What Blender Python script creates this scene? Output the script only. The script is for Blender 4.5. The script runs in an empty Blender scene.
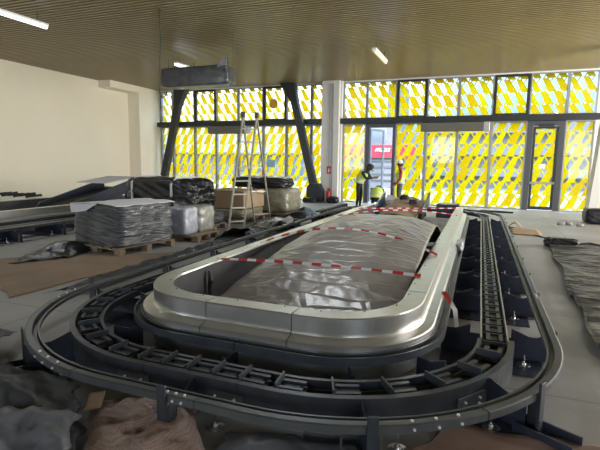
import bpy, bmesh, math, random
from mathutils import Vector, Matrix, noise
random.seed(7)
PI = math.pi
scene = bpy.context.scene
C = scene.collection

# ------------------------------------------------------------------ camera, sky, exposure
cam_data = bpy.data.cameras.new('camera')
cam = bpy.data.objects.new('camera', cam_data); C.objects.link(cam)
cam_data.sensor_width = 36.0
cam_data.lens = 461.0 / 600.0 * 36.0
cam_data.clip_end = 300
R3 = Matrix(((0.93176258, -0.06132735, 0.35785116),
             (0.36281216, 0.12026922, -0.92406853),
             (0.01363219, 0.99084523, 0.13431267)))
cam.matrix_world = Matrix.Translation((0, 0, 1.65)) @ R3.to_4x4()
scene.camera = cam
scene.view_settings.view_transform = 'Standard'
scene.view_settings.look = 'None'
scene.view_settings.gamma = 1
scene.view_settings.use_curve_mapping = False
scene.view_settings.exposure = 0.0

world = bpy.data.worlds.new('overcast_sky'); scene.world = world
world.use_nodes = True
wn, wl = world.node_tree.nodes, world.node_tree.links
wn.clear()
w_out = wn.new('ShaderNodeOutputWorld'); w_bg = wn.new('ShaderNodeBackground')
w_tc = wn.new('ShaderNodeTexCoord'); w_sep = wn.new('ShaderNodeSeparateXYZ')
w_noise = wn.new('ShaderNodeTexNoise'); w_noise.inputs['Scale'].default_value = 2.2; w_noise.inputs['Detail'].default_value = 4
w_cr = wn.new('ShaderNodeValToRGB')      # blue gaps between white cloud
w_cr.color_ramp.elements[0].position = 0.42; w_cr.color_ramp.elements[0].color = (0.30, 0.46, 0.78, 1)
w_cr.color_ramp.elements[1].position = 0.60; w_cr.color_ramp.elements[1].color = (0.93, 0.97, 1.0, 1)
w_xr = wn.new('ShaderNodeMapRange')      # cloud bank to the west, clearer sky to the east
w_xr.inputs[1].default_value = -0.35; w_xr.inputs[2].default_value = 0.15; w_xr.inputs[3].default_value = 0.22; w_xr.inputs[4].default_value = -0.10
w_add = wn.new('ShaderNodeMath'); w_add.operation = 'ADD'
w_mr = wn.new('ShaderNodeMapRange')      # overcast sky: brighter towards the zenith
w_mr.inputs[1].default_value = 0.05; w_mr.inputs[2].default_value = 0.75
w_mr.inputs[3].default_value = 1.3; w_mr.inputs[4].default_value = 20.0
wl.new(w_tc.outputs['Generated'], w_sep.inputs[0]); wl.new(w_tc.outputs['Generated'], w_noise.inputs['Vector'])
wl.new(w_sep.outputs['X'], w_xr.inputs[0]); wl.new(w_noise.outputs['Fac'], w_add.inputs[0]); wl.new(w_xr.outputs[0], w_add.inputs[1])
wl.new(w_add.outputs[0], w_cr.inputs[0]); wl.new(w_sep.outputs['Z'], w_mr.inputs[0])
wl.new(w_cr.outputs[0], w_bg.inputs['Color']); wl.new(w_mr.outputs[0], w_bg.inputs['Strength'])
wl.new(w_bg.outputs[0], w_out.inputs[0])

# added area lights standing in for daylight from unseen openings; both walls are solid
def area(name, loc, rot, sx, sy, watts, col):
    l = bpy.data.lights.new(name, 'AREA'); l.shape = 'RECTANGLE'; l.size = sx; l.size_y = sy; l.energy = watts; l.color = col
    o = bpy.data.objects.new(name, l); C.objects.link(o); o.location = loc; o.rotation_euler = rot
area('fill_right', (11.6, 13.2, 2.6), (0, math.radians(90), 0), 4.4, 11.0, 3200, (1.0, 0.98, 0.94))
area('fill_rear_left', (-13.2, -7.8, 2.6), (math.radians(90), 0, 0), 5.0, 4.0, 560, (0.76, 0.88, 1.0))
area('fill_rear_middle', (-3.4, -7.8, 3.0), (math.radians(90), 0, 0), 2.2, 2.4, 190, (0.80, 0.90, 1.0))
area('fill_rear_right', (8.6, -7.8, 2.6), (math.radians(90), 0, 0), 5.0, 4.0, 560, (0.76, 0.88, 1.0))

# ------------------------------------------------------------------ materials
MATS = {}
def mat(name, col, rough=0.5, metal=0.0, spec=0.5, noise_amt=0.0, noise_scale=4.0, bump=0.0, bump_scale=30.0, col2=None, emit=None, alpha=None, stretch=None):
    m = bpy.data.materials.new(name); m.use_nodes = True
    nt = m.node_tree; b = nt.nodes['Principled BSDF']
    b.inputs['Base Color'].default_value = (*col, 1); b.inputs['Roughness'].default_value = rough
    b.inputs['Metallic'].default_value = metal; b.inputs['Specular IOR Level'].default_value = spec
    tc = nt.nodes.new('ShaderNodeTexCoord')
    src = tc.outputs['Object']
    if stretch:
        mp = nt.nodes.new('ShaderNodeMapping'); mp.inputs['Scale'].default_value = stretch
        nt.links.new(src, mp.inputs[0]); src = mp.outputs[0]
    if noise_amt or col2:
        n = nt.nodes.new('ShaderNodeTexNoise'); n.inputs['Scale'].default_value = noise_scale; n.inputs['Detail'].default_value = 5
        nt.links.new(src, n.inputs['Vector'])
        r = nt.nodes.new('ShaderNodeValToRGB')
        r.color_ramp.elements[0].position = 0.3; r.color_ramp.elements[1].position = 0.7
        c2 = col2 if col2 else tuple(max(0, c * (1 - noise_amt)) for c in col)
        r.color_ramp.elements[0].color = (*c2, 1); r.color_ramp.elements[1].color = (*col, 1)
        nt.links.new(n.outputs['Fac'], r.inputs[0]); nt.links.new(r.outputs[0], b.inputs['Base Color'])
    if bump:
        n2 = nt.nodes.new('ShaderNodeTexNoise'); n2.inputs['Scale'].default_value = bump_scale; n2.inputs['Detail'].default_value = 4
        nt.links.new(src, n2.inputs['Vector'])
        bp = nt.nodes.new('ShaderNodeBump'); bp.inputs['Strength'].default_value = bump; bp.inputs['Distance'].default_value = 0.03
        nt.links.new(n2.outputs['Fac'], bp.inputs['Height']); nt.links.new(bp.outputs[0], b.inputs['Normal'])
    if emit:
        b.inputs['Emission Color'].default_value = (*emit[0], 1); b.inputs['Emission Strength'].default_value = emit[1]
    if alpha is not None: b.inputs['Alpha'].default_value = alpha
    MATS[name] = m
    return m

mat('concrete', (0.33, 0.325, 0.31), 0.55, noise_amt=0.42, noise_scale=0.55, bump=0.12, bump_scale=9)
mat('wall_paint', (0.82, 0.75, 0.60), 0.8, noise_amt=0.07, noise_scale=0.35)
mat('white_paint', (0.72, 0.70, 0.66), 0.6, noise_amt=0.06)
mat('slat', (0.285, 0.215, 0.105), 0.32, noise_amt=0.12, noise_scale=0.6)
mat('plenum', (0.02, 0.017, 0.012), 0.9)
mat('unit_grey', (0.13, 0.125, 0.105), 0.5)
mat('charcoal', (0.018, 0.02, 0.023), 0.45)
mat('door_grey', (0.07, 0.073, 0.08), 0.4, metal=0.2)
mat('grey_frame', (0.27, 0.28, 0.30), 0.4, metal=0.2)
mat('navy', (0.026, 0.032, 0.055), 0.42, noise_amt=0.3, noise_scale=5)
mat('dark_steel', (0.048, 0.054, 0.066), 0.38, metal=0.25, noise_amt=0.35, noise_scale=7)
mat('rail_steel', (0.085, 0.090, 0.095), 0.42, metal=0.3, noise_amt=0.3, noise_scale=6)
mat('liner', (0.06, 0.06, 0.062), 0.5, noise_amt=0.25)
mat('skirt_metal', (0.32, 0.33, 0.35), 0.42, metal=0.7, noise_amt=0.3, noise_scale=5)
mat('alu', (0.63, 0.63, 0.61), 0.30, metal=0.92, noise_amt=0.10, noise_scale=7, bump=0.03, bump_scale=14)
mat('galvanised', (0.55, 0.54, 0.49), 0.42, metal=0.75, noise_amt=0.2, noise_scale=12)
mat('chrome', (0.75, 0.75, 0.76), 0.25, metal=1.0)
mat('bolt_zinc', (0.75, 0.76, 0.78), 0.35, metal=0.3)
mat('black_rubber', (0.012, 0.012, 0.013), 0.6)
mat('wood', (0.24, 0.18, 0.12), 0.75, noise_amt=0.35, noise_scale=8, stretch=(1, 6, 6))
mat('cardboard', (0.33, 0.225, 0.135), 0.8, noise_amt=0.18, noise_scale=2.5)
mat('cardboard_floor', (0.25, 0.18, 0.115), 0.8, noise_amt=0.3, noise_scale=1.5)
mat('dust_sheet', (0.255, 0.235, 0.215), 0.30, spec=0.55, noise_amt=0.15, noise_scale=1.2, bump=0.35, bump_scale=5)
mat('black_film', (0.010, 0.010, 0.012), 0.33, spec=0.45, bump=0.7, bump_scale=9)
mat('grey_wrap', (0.11, 0.115, 0.12), 0.32, spec=0.6, noise_amt=0.6, noise_scale=3, bump=0.5, bump_scale=7)
mat('clear_wrap', (0.36, 0.36, 0.31), 0.22, spec=0.8, noise_amt=0.45, noise_scale=7, bump=0.8, bump_scale=11)
mat('silver_wrap', (0.42, 0.44, 0.50), 0.25, spec=0.8, noise_amt=0.35, noise_scale=7, bump=0.7, bump_scale=10)
mat('tan_wrap', (0.27, 0.25, 0.17), 0.28, spec=0.7, noise_amt=0.45, noise_scale=6, bump=0.7, bump_scale=10)
mat('grey_paper', (0.58, 0.58, 0.60), 0.65, noise_amt=0.12, noise_scale=3)
mat('pale_film', (0.45, 0.46, 0.48), 0.2, spec=0.7, noise_amt=0.4, noise_scale=5, bump=0.7, bump_scale=8)
mat('dark_film', (0.05, 0.052, 0.056), 0.5, spec=0.4, noise_amt=0.4, noise_scale=3, bump=0.5, bump_scale=7)
mat('slate_film', (0.13, 0.135, 0.155), 0.48, spec=0.4, noise_amt=0.35, noise_scale=3, bump=0.4, bump_scale=6)
mat('floor_film', (0.062, 0.062, 0.060), 0.38, spec=0.6, noise_amt=0.4, noise_scale=2.0, bump=0.9, bump_scale=5, stretch=(1, 3.2, 1))
mat('brown_film', (0.30, 0.20, 0.16), 0.38, spec=0.5, noise_amt=0.3, noise_scale=3, bump=0.3, bump_scale=6)
mat('ladder_alu', (0.36, 0.35, 0.32), 0.4, metal=0.7)
mat('red', (0.55, 0.03, 0.03), 0.45)
mat('red_outdoor', (0.42, 0.02, 0.04), 0.5)
mat('white', (0.78, 0.78, 0.78), 0.5)
mat('tube_glow', (0.9, 0.95, 1.0), 0.4, emit=((0.86, 0.95, 1.0), 3.0))
mat('tube_dim', (0.75, 0.70, 0.50), 0.4, emit=((1.0, 0.93, 0.65), 0.35))
mat('hivis', (0.62, 0.80, 0.10), 0.7)
mat('reflective', (0.72, 0.74, 0.70), 0.4)
mat('cloth_dark', (0.025, 0.028, 0.035), 0.85)
mat('cloth_red', (0.32, 0.03, 0.025), 0.85)
mat('cloth_grey', (0.10, 0.11, 0.12), 0.85)
mat('skin', (0.30, 0.17, 0.11), 0.6)
mat('yellow_paint', (0.62, 0.47, 0.02), 0.6)
mat('orange', (0.95, 0.50, 0.06), 0.6)
mat('sky_blue', (0.30, 0.55, 0.70), 0.6)
mat('outdoor_ground', (0.13, 0.13, 0.125), 0.9, noise_amt=0.25, noise_scale=0.4)
mat('facade_grey', (0.17, 0.17, 0.18), 0.8, noise_amt=0.15)
mat('facade_white', (0.17, 0.17, 0.18), 0.8)
mat('facade_dark', (0.10, 0.105, 0.11), 0.6)
mat('shrub', (0.09, 0.13, 0.05), 0.9, noise_amt=0.5, noise_scale=3)

# brown bubble wrap: fine hatched bumps
def bubble_mat():
    m = mat('bubble_wrap', (0.25, 0.175, 0.15), 0.42, spec=0.45)
    nt = m.node_tree; b = nt.nodes['Principled BSDF']
    tc = nt.nodes.new('ShaderNodeTexCoord'); v = nt.nodes.new('ShaderNodeTexVoronoi'); v.inputs['Scale'].default_value = 85
    v.inputs['Randomness'].default_value = 0.15
    nt.links.new(tc.outputs['Object'], v.inputs['Vector'])
    r = nt.nodes.new('ShaderNodeValToRGB'); r.color_ramp.elements[0].color = (0.44, 0.33, 0.28, 1); r.color_ramp.elements[1].color = (0.20, 0.135, 0.115, 1)
    r.color_ramp.elements[1].position = 0.7
    nt.links.new(v.outputs['Distance'], r.inputs[0]); nt.links.new(r.outputs[0], b.inputs['Base Color'])
    bp = nt.nodes.new('ShaderNodeBump'); bp.inputs['Strength'].default_value = 0.5; bp.inputs['Distance'].default_value = 0.006; bp.invert = True
    nt.links.new(v.outputs['Distance'], bp.inputs['Height']); nt.links.new(bp.outputs[0], b.inputs['Normal'])
bubble_mat()

# taut plastic: long fine creases on top of the soft ripples
def crease(m, scale, dist):
    nt = m.node_tree; b = nt.nodes['Principled BSDF']
    tc = nt.nodes.new('ShaderNodeTexCoord'); mp_ = nt.nodes.new('ShaderNodeMapping'); mp_.inputs['Rotation'].default_value = (0, 0, 0.7); mp_.inputs['Scale'].default_value = (1.0, 2.6, 1.0)
    v = nt.nodes.new('ShaderNodeTexVoronoi'); v.feature = 'DISTANCE_TO_EDGE'; v.inputs['Scale'].default_value = scale
    nt.links.new(tc.outputs['Object'], mp_.inputs[0]); nt.links.new(mp_.outputs[0], v.inputs['Vector'])
    mr = nt.nodes.new('ShaderNodeMapRange'); mr.inputs[2].default_value = 0.12; nt.links.new(v.outputs['Distance'], mr.inputs[0])
    bp = nt.nodes.new('ShaderNodeBump'); bp.inputs['Strength'].default_value = 0.8; bp.inputs['Distance'].default_value = dist; bp.invert = True
    old = b.inputs['Normal'].links[0].from_socket
    nt.links.new(mr.outputs[0], bp.inputs['Height']); nt.links.new(old, bp.inputs['Normal']); nt.links.new(bp.outputs[0], b.inputs['Normal'])
crease(MATS['dust_sheet'], 2.0, 0.008)
crease(MATS['floor_film'], 2.5, 0.01)

def glass_mat():
    m = bpy.data.materials.new('clear_glass'); m.use_nodes = True; nt = m.node_tree; nt.nodes.clear()
    o = nt.nodes.new('ShaderNodeOutputMaterial'); t = nt.nodes.new('ShaderNodeBsdfTransparent'); g = nt.nodes.new('ShaderNodeBsdfGlossy')
    t.inputs[0].default_value = (0.86, 0.89, 0.88, 1); g.inputs['Roughness'].default_value = 0.05
    mx = nt.nodes.new('ShaderNodeMixShader'); mx.inputs[0].default_value = 0.025
    nt.links.new(t.outputs[0], mx.inputs[1]); nt.links.new(g.outputs[0], mx.inputs[2]); nt.links.new(mx.outputs[0], o.inputs[0])
    MATS['clear_glass'] = m
glass_mat()

# printed yellow film on the glass: rows of slanted bars and thin counter-slanted lines
def film_mat(name, lean, thick_lo, thick_hi, thin, seed):
    m = bpy.data.materials.new(name); m.use_nodes = True; nt = m.node_tree; nt.nodes.clear()
    N = nt.nodes.new; L = nt.links.new
    def math_(op, a, b=None):
        n = N('ShaderNodeMath'); n.operation = op
        for i, v in enumerate((a, b)):
            if v is None: continue
            if isinstance(v, (int, float)): n.inputs[i].default_value = v
            else: L(v, n.inputs[i])
        return n.outputs[0]
    tc = N('ShaderNodeTexCoord'); sp = N('ShaderNodeSeparateXYZ'); L(tc.outputs['Object'], sp.inputs[0])
    v = math_('DIVIDE', math_('SUBTRACT', sp.outputs['Z'], 0.1), 0.47)
    row = math_('FLOOR', v); fv = math_('SUBTRACT', v, row)
    wn1 = N('ShaderNodeTexWhiteNoise'); wn1.noise_dimensions = '1D'; L(math_('ADD', row, seed), wn1.inputs['W'])
    u = math_('ADD', math_('DIVIDE', sp.outputs['X'], 0.43), math_('MULTIPLY', wn1.outputs['Value'], 0.25))
    sl = math_('MULTIPLY', fv, lean)
    a = math_('SUBTRACT', u, sl); ca = math_('FLOOR', a); fa = math_('SUBTRACT', a, ca)
    cmb = N('ShaderNodeCombineXYZ'); L(ca, cmb.inputs[0]); L(row, cmb.inputs[1]); cmb.inputs[2].default_value = seed
    wn2 = N('ShaderNodeTexWhiteNoise'); wn2.noise_dimensions = '3D'; L(cmb.outputs[0], wn2.inputs['Vector'])
    wd = math_('ADD', math_('MULTIPLY', wn2.outputs['Value'], thick_hi - thick_lo), thick_lo)
    # bars widen towards the bottom of the row
    wd = math_('ADD', wd, math_('MULTIPLY', math_('SUBTRACT', 0.5, fv), 0.16))
    thick = math_('LESS_THAN', fa, wd)
    b = math_('ADD', math_('ADD', u, math_('MULTIPLY', fv, lean * 1.15)), 0.32)
    fb = math_('SUBTRACT', b, math_('FLOOR', b))
    thinm = math_('LESS_THAN', fb, thin)
    mask = math_('MAXIMUM', thick, thinm)
    cv = N('ShaderNodeMixRGB'); L(wn2.outputs['Value'], cv.inputs[0])
    cv.inputs[1].default_value = (0.66, 0.59, 0.008, 1); cv.inputs[2].default_value = (0.62, 0.49, 0.006, 1)
    tr = N('ShaderNodeBsdfTranslucent'); L(cv.outputs[0], tr.inputs[0])
    df = N('ShaderNodeBsdfDiffuse'); df.inputs[0].default_value = (0.62, 0.45, 0.01, 1)
    mx = N('ShaderNodeMixShader'); mx.inputs[0].default_value = 0.12; L(tr.outputs[0], mx.inputs[1]); L(df.outputs[0], mx.inputs[2])
    tp = N('ShaderNodeBsdfTransparent')
    mm = N('ShaderNodeMixShader'); L(mask, mm.inputs[0]); L(tp.outputs[0], mm.inputs[1]); L(mx.outputs[0], mm.inputs[2])
    o = N('ShaderNodeOutputMaterial'); L(mm.outputs[0], o.inputs[0])
    MATS[name] = m
film_mat('film_upper_left', -0.5, 0.36, 0.58, 0.07, 3)
film_mat('film_lower_left', 0.55, 0.44, 0.66, 0.05, 11)
film_mat('film_upper_right', -0.5, 0.46, 0.72, 0.12, 5)
film_mat('film_lower_right', 0.6, 0.50, 0.76, 0.13, 17)

def tape_mat():
    m = mat('barrier_stripes', (0.6, 0.6, 0.6), 0.4); nt = m.node_tree; b = nt.nodes['Principled BSDF']
    tc = nt.nodes.new('ShaderNodeTexCoord'); sp = nt.nodes.new('ShaderNodeSeparateXYZ'); nt.links.new(tc.outputs['Object'], sp.inputs[0])
    a = nt.nodes.new('ShaderNodeMath'); a.operation = 'MULTIPLY'; a.inputs[1].default_value = 4.6; nt.links.new(sp.outputs['X'], a.inputs[0])
    f = nt.nodes.new('ShaderNodeMath'); f.operation = 'FRACT'; nt.links.new(a.outputs[0], f.inputs[0])
    l = nt.nodes.new('ShaderNodeMath'); l.operation = 'LESS_THAN'; l.inputs[1].default_value = 0.5; nt.links.new(f.outputs[0], l.inputs[0])
    mx = nt.nodes.new('ShaderNodeMixRGB'); nt.links.new(l.outputs[0], mx.inputs[0])
    mx.inputs[1].default_value = (0.62, 0.60, 0.60, 1); mx.inputs[2].default_value = (0.42, 0.03, 0.03, 1)
    nt.links.new(mx.outputs[0], b.inputs['Base Color'])
tape_mat()

# ------------------------------------------------------------------ mesh helpers
class MB:
    def __init__(s): s.v = []; s.f = []; s.mi = []; s.cur = 0
    def add(s, verts, faces):
        o = len(s.v); s.v += [tuple(p) for p in verts]
        s.f += [tuple(i + o for i in f) for f in faces]; s.mi += [s.cur] * len(faces); return s
    def box(s, c, size, rot=None):
        x, y, z = (d / 2 for d in size)
        vs = [Vector((sx * x, sy * y, sz * z)) for sz in (-1, 1) for sy in (-1, 1) for sx in (-1, 1)]
        if rot is not None: vs = [rot @ p for p in vs]
        c = Vector(c)
        return s.add([p + c for p in vs], [(0, 2, 3, 1), (4, 5, 7, 6), (0, 1, 5, 4), (2, 6, 7, 3), (1, 3, 7, 5), (0, 4, 6, 2)])
    def bx(s, x0, x1, y0, y1, z0, z1): return s.box(((x0 + x1) / 2, (y0 + y1) / 2, (z0 + z1) / 2), (x1 - x0, y1 - y0, z1 - z0))
    def bar(s, a, b, w, h, up=(0, 0, 1)):
        a, b = Vector(a), Vector(b); d = (b - a); L = d.length; d.normalize()
        u = Vector(up); 
        if abs(d.dot(u)) > 0.99: u = Vector((0, 1, 0))
        side = d.cross(u).normalized(); u = side.cross(d).normalized()
        rot = Matrix((side, d, u)).transposed()
        return s.box((a + b) / 2, (w, L, h), rot)
    def tube(s, pts, r, n=8):
        pts = [Vector(p) for p in pts]; rs = r if isinstance(r, (list, tuple)) else [r] * len(pts)
        vs, fs = [], []; prev = None
        for i, p in enumerate(pts):
            d = (pts[min(i + 1, len(pts) - 1)] - pts[max(i - 1, 0)]).normalized()
            ref = prev if prev is not None else (Vector((0, 0, 1)) if abs(d.z) < 0.9 else Vector((1, 0, 0)))
            a = (ref - d * ref.dot(d)).normalized(); prev = a; b = d.cross(a)
            vs += [p + (a * math.cos(2 * PI * k / n) + b * math.sin(2 * PI * k / n)) * rs[i] for k in range(n)]
        for i in range(len(pts) - 1):
            for k in range(n): fs.append((i * n + k, i * n + (k + 1) % n, (i + 1) * n + (k + 1) % n, (i + 1) * n + k))
        fs.append(tuple(range(n - 1, -1, -1))); fs.append(tuple((len(pts) - 1) * n + k for k in range(n)))
        return s.add(vs, fs)
    def lathe(s, c, prof, n=14):
        vs = [(c[0] + r * math.cos(2 * PI * k / n), c[1] + r * math.sin(2 * PI * k / n), c[2] + z) for r, z in prof for k in range(n)]
        fs = [(i * n + k, i * n + (k + 1) % n, (i + 1) * n + (k + 1) % n, (i + 1) * n + k) for i in range(len(prof) - 1) for k in range(n)]
        fs += [tuple(range(n - 1, -1, -1)), tuple((len(prof) - 1) * n + k for k in range(n))]
        return s.add(vs, fs)
    def prism(s, poly, a, b, axis='y'):      # poly in the plane across the axis
        n = len(poly); f = {'y': lambda p, t: (p[0], t, p[1]), 'x': lambda p, t: (t, p[0], p[1]), 'z': lambda p, t: (p[0], p[1], t)}[axis]
        vs = [f(p, a) for p in poly] + [f(p, b) for p in poly]
        return s.add(vs, [tuple(range(n)), tuple(range(2 * n - 1, n - 1, -1))] + [(i, i + n, (i + 1) % n + n, (i + 1) % n) for i in range(n)])
    def build(s, name, mats, parent=None, bevel=0, smooth=False, loc=None, solid=0):
        me = bpy.data.meshes.new(name); me.from_pydata(s.v, [], s.f)
        for m in (mats if isinstance(mats, (list, tuple)) else [mats]): me.materials.append(MATS[m])
        me.polygons.foreach_set('material_index', s.mi)
        bm = bmesh.new(); bm.from_mesh(me); bmesh.ops.recalc_face_normals(bm, faces=bm.faces); bm.to_mesh(me); bm.free()
        if smooth: me.polygons.foreach_set('use_smooth', [True] * len(me.polygons))
        o = bpy.data.objects.new(name, me); C.objects.link(o)
        if loc: o.location = loc
        if parent: o.parent = parent
        if bevel:
            md = o.modifiers.new('bevel', 'BEVEL'); md.width = bevel; md.segments = 2; md.limit_method = 'ANGLE'
        if solid:
            md = o.modifiers.new('solid', 'SOLIDIFY'); md.thickness = solid; md.offset = 0
        return o

def tag(o, label=None, cat=None, group=None, kind=None):
    if label: o['label'] = label
    if cat: o['category'] = cat
    if group: o['group'] = group
    if kind: o['kind'] = kind
    return o
def empty(name, loc=(0, 0, 0), label=None, cat=None, group=None, kind=None, rz=0):
    o = bpy.data.objects.new(name, None); C.objects.link(o); o.location = loc; o.rotation_euler = (0, 0, rz); o.empty_display_size = 0.1
    return tag(o, label, cat, group, kind)
def copy_tree(o, parent=None, loc=None):
    c = o.copy(); C.objects.link(c)
    if parent: c.parent = parent
    if loc is not None: c.location = loc
    for ch in list(o.children): copy_tree(ch, c)
    return c
def bake(o):     # turn modifiers into real mesh
    dg = bpy.context.evaluated_depsgraph_get(); dg.update()
    me = bpy.data.meshes.new_from_object(o.evaluated_get(dg)); o.modifiers.clear(); o.data = me
    return o

def nz(x, y, z, f): return noise.noise(Vector((x * f, y * f, z * f)))
def ridged(x, y, seed, f):
    return sum((0.5 ** k) * (1 - 2 * abs(noise.noise(Vector((x * f * 2 ** k + seed * 7.3, y * f * 2 ** k - seed * 3.1, seed))))) for k in range(3))

def sheet(name, m, corners, nx, ny, zf, label=None, cat=None, edge=0.06, seed=1, parent=None, thick=0.006, loc_base=True, clip=None):
    """a crumpled sheet over a four-cornered patch of ground"""
    c = [Vector((p[0], p[1], 0)) for p in corners]
    base = sum(c, Vector()) / 4
    mb = MB(); vs = []
    for j in range(ny + 1):
        for i in range(nx + 1):
            u, v = i / nx, j / ny
            e = edge
            uu = u + e * (nz(v * 3, seed, u, 1.7)) * (1 if i in (0, nx) else 0.3); vv = v + e * (nz(u * 3, seed + 9, v, 1.7)) * (1 if j in (0, ny) else 0.3)
            p = (c[0] * (1 - uu) + c[1] * uu) * (1 - vv) + (c[3] * (1 - uu) + c[2] * uu) * vv
            vs.append(Vector((p.x, p.y, zf(u, v, p.x, p.y))) - base)
    fs = [(j * (nx + 1) + i, j * (nx + 1) + i + 1, (j + 1) * (nx + 1) + i + 1, (j + 1) * (nx + 1) + i) for j in range(ny) for i in range(nx)]
    mb.add(vs, fs)
    o = mb.build(name, m, parent, smooth=True, loc=tuple(base), solid=thick)
    return tag(o, label, cat)

def lump(name, m, c, size, label=None, cat=None, seed=1, amp=0.18, parent=None, sub=4, flat=True, f=1.6, power=0.6):
    """a wrapped, rounded-box bulk standing on its base"""
    bm = bmesh.new(); bmesh.ops.create_cube(bm, size=2)
    bmesh.ops.subdivide_edges(bm, edges=bm.edges[:], cuts=2 ** sub - 1, use_grid_fill=True)
    for v in bm.verts:
        p = v.co
        q = Vector([math.copysign(abs(a) ** 1, a) for a in p])
        n = q.normalized()
        k = (abs(n.x) ** (2 / power) + abs(n.y) ** (2 / power) + abs(n.z) ** (2 / power)) ** (-power / 2)
        d = n * k
        w = 1 + amp * (0.6 * ridged(d.x * 1.0 + d.z, d.y, seed, f) + 0.6 * nz(d.x + seed, d.y, d.z, 1.3))
        p2 = d * w
        z = p2.z * size[2] / 2 + size[2] / 2
        if flat: z = max(0.0, z)
        v.co = Vector((p2.x * size[0] / 2, p2.y * size[1] / 2, z))
    me = bpy.data.meshes.new(name); bm.to_mesh(me); bm.free(); me.materials.append(MATS[m])
    me.polygons.foreach_set('use_smooth', [True] * len(me.polygons))
    o = bpy.data.objects.new(name, me); C.objects.link(o); o.location = c
    if parent: o.parent = parent
    return tag(o, label, cat)

# ------------------------------------------------------------------ the room
CEIL = 5.03
FY = 19.3            # glass line of the street front
mb = MB(); mb.bx(-17.6, 11.9, -8, 19.6, -0.2, 0.0)
fl = mb.build('floor', 'concrete'); tag(fl, kind='structure')
# faint slab joints in the floor material
nt = MATS['concrete'].node_tree; bs = nt.nodes['Principled BSDF']
brick = nt.nodes.new('ShaderNodeTexBrick'); brick.offset = 0.0
brick.inputs['Scale'].default_value = 1.0; brick.inputs['Brick Width'].default_value = 2.1; brick.inputs['Row Height'].default_value = 2.1
brick.inputs['Mortar Size'].default_value = 0.012; brick.inputs['Color1'].default_value = brick.inputs['Color2'].default_value = (1, 1, 1, 1)
brick.inputs['Mortar'].default_value = (0.72, 0.72, 0.72, 1)
mp = nt.nodes.new('ShaderNodeMapping'); mp.inputs['Rotation'].default_value = (0, 0, 0.0); mp.inputs['Location'].default_value = (0.15, 0.6, 0)
tcn = nt.nodes.new('ShaderNodeTexCoord'); nt.links.new(tcn.outputs['Object'], mp.inputs[0]); nt.links.new(mp.outputs[0], brick.inputs['Vector'])
mul = nt.nodes.new('ShaderNodeMixRGB'); mul.blend_type = 'MULTIPLY'; mul.inputs[0].default_value = 1.0
old = bs.inputs['Base Color'].links[0].from_socket
nt.links.new(old, mul.inputs[1]); nt.links.new(brick.outputs['Color'], mul.inputs[2]); nt.links.new(mul.outputs[0], bs.inputs['Base Color'])

mb = MB()
y = -7.9
while y < 19.25:
    mb.bx(-16.5, 11.9, y, y + 0.076, CEIL, CEIL + 0.06); y += 0.142
mb.cur = 1; mb.bx(-17.6, 11.9, -8, 19.6, CEIL + 0.16, CEIL + 0.36)
tag(mb.build('ceiling', ['slat', 'plenum']), kind='structure')

XW = -15.6
mb = MB(); mb.bx(-17.6, XW, -8, 19.6, 0, CEIL + 0.15)
tag(mb.build('wall_left', 'wall_paint'), kind='structure')
mb = MB(); mb.bx(-15.62, -14.95, 15.95, 17.72, 4.74, CEIL + 0.1); mb.bx(-15.62, -14.95, 17.72, 19.35, 0, CEIL + 0.1)
tag(mb.build('trim_1', 'wall_paint'), kind='structure')
mb = MB(); mb.bx(11.7, 11.9, -8, 19.6, 0, CEIL + 0.15); tag(mb.build('wall_right', 'wall_paint'), kind='structure')
mb = MB(); mb.bx(-17.6, 11.9, -8.2, -8, 0, CEIL + 0.15); tag(mb.build('wall_back', 'wall_paint'), kind='structure')
mb = MB()
mb.bx(-16.6, 11.9, FY - 0.12, FY + 0.25, 4.985, CEIL + 0.12)                    # header above the glass
mb.bx(-16.6, -14.9, FY + 0.05, FY + 0.25, 0, 4.985)
mb.bx(3.68, 11.9, FY - 0.05, FY + 0.25, 0, 4.985)
tag(mb.build('wall_front', 'white_paint'), kind='structure')
mb = MB(); mb.bx(-6.37, -5.62, FY - 0.5, FY + 0.25, 0, CEIL)                   # white pier between the two glass fronts
mb.bx(-5.64, -5.56, FY - 0.3, FY + 0.2, 0, CEIL)
tag(mb.build('trim_2', 'white_paint', bevel=0.01), kind='structure')
mb = MB(); mb.tube([(-5.86, FY - 0.53, 0.1), (-5.86, FY - 0.53, 4.9)], 0.022); mb.tube([(-6.0, FY - 0.53, 1.5), (-6.0, FY - 0.53, 4.9)], 0.012)
tag(mb.build('trim_3', 'grey_frame'), kind='structure')
mb = MB(); mb.bx(-14.95, -6.37, FY - 0.32, FY + 0.12, 3.28, 3.50)              # dark transom beam, left and right run
tag(mb.build('trim_4', 'charcoal', bevel=0.01), kind='structure')
mb = MB(); mb.bx(-5.66, 3.8, FY - 0.32, FY + 0.12, 3.28, 3.50)
tag(mb.build('trim_5', 'charcoal', bevel=0.01), kind='structure')
# pillar at the right edge, white with one yellow side
mb = MB(); mb.prism([(2.94, 0), (3.20, 0), (3.54, CEIL), (3.28, CEIL)], 15.4, 15.9); mb.cur = 1; mb.bx(3.22, 3.50, 15.5, 15.9, 0, 2.2)
tag(mb.build('trim_6', ['white_paint', 'yellow_paint']), kind='structure')
tag(lump('pillar_wrap', 'black_film', (3.34, 15.62, 0), (0.84, 0.74, 0.46), 'black plastic wrapped around the foot of the white pillar at right', 'plastic wrap', 3, 0.05, power=0.35))

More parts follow.
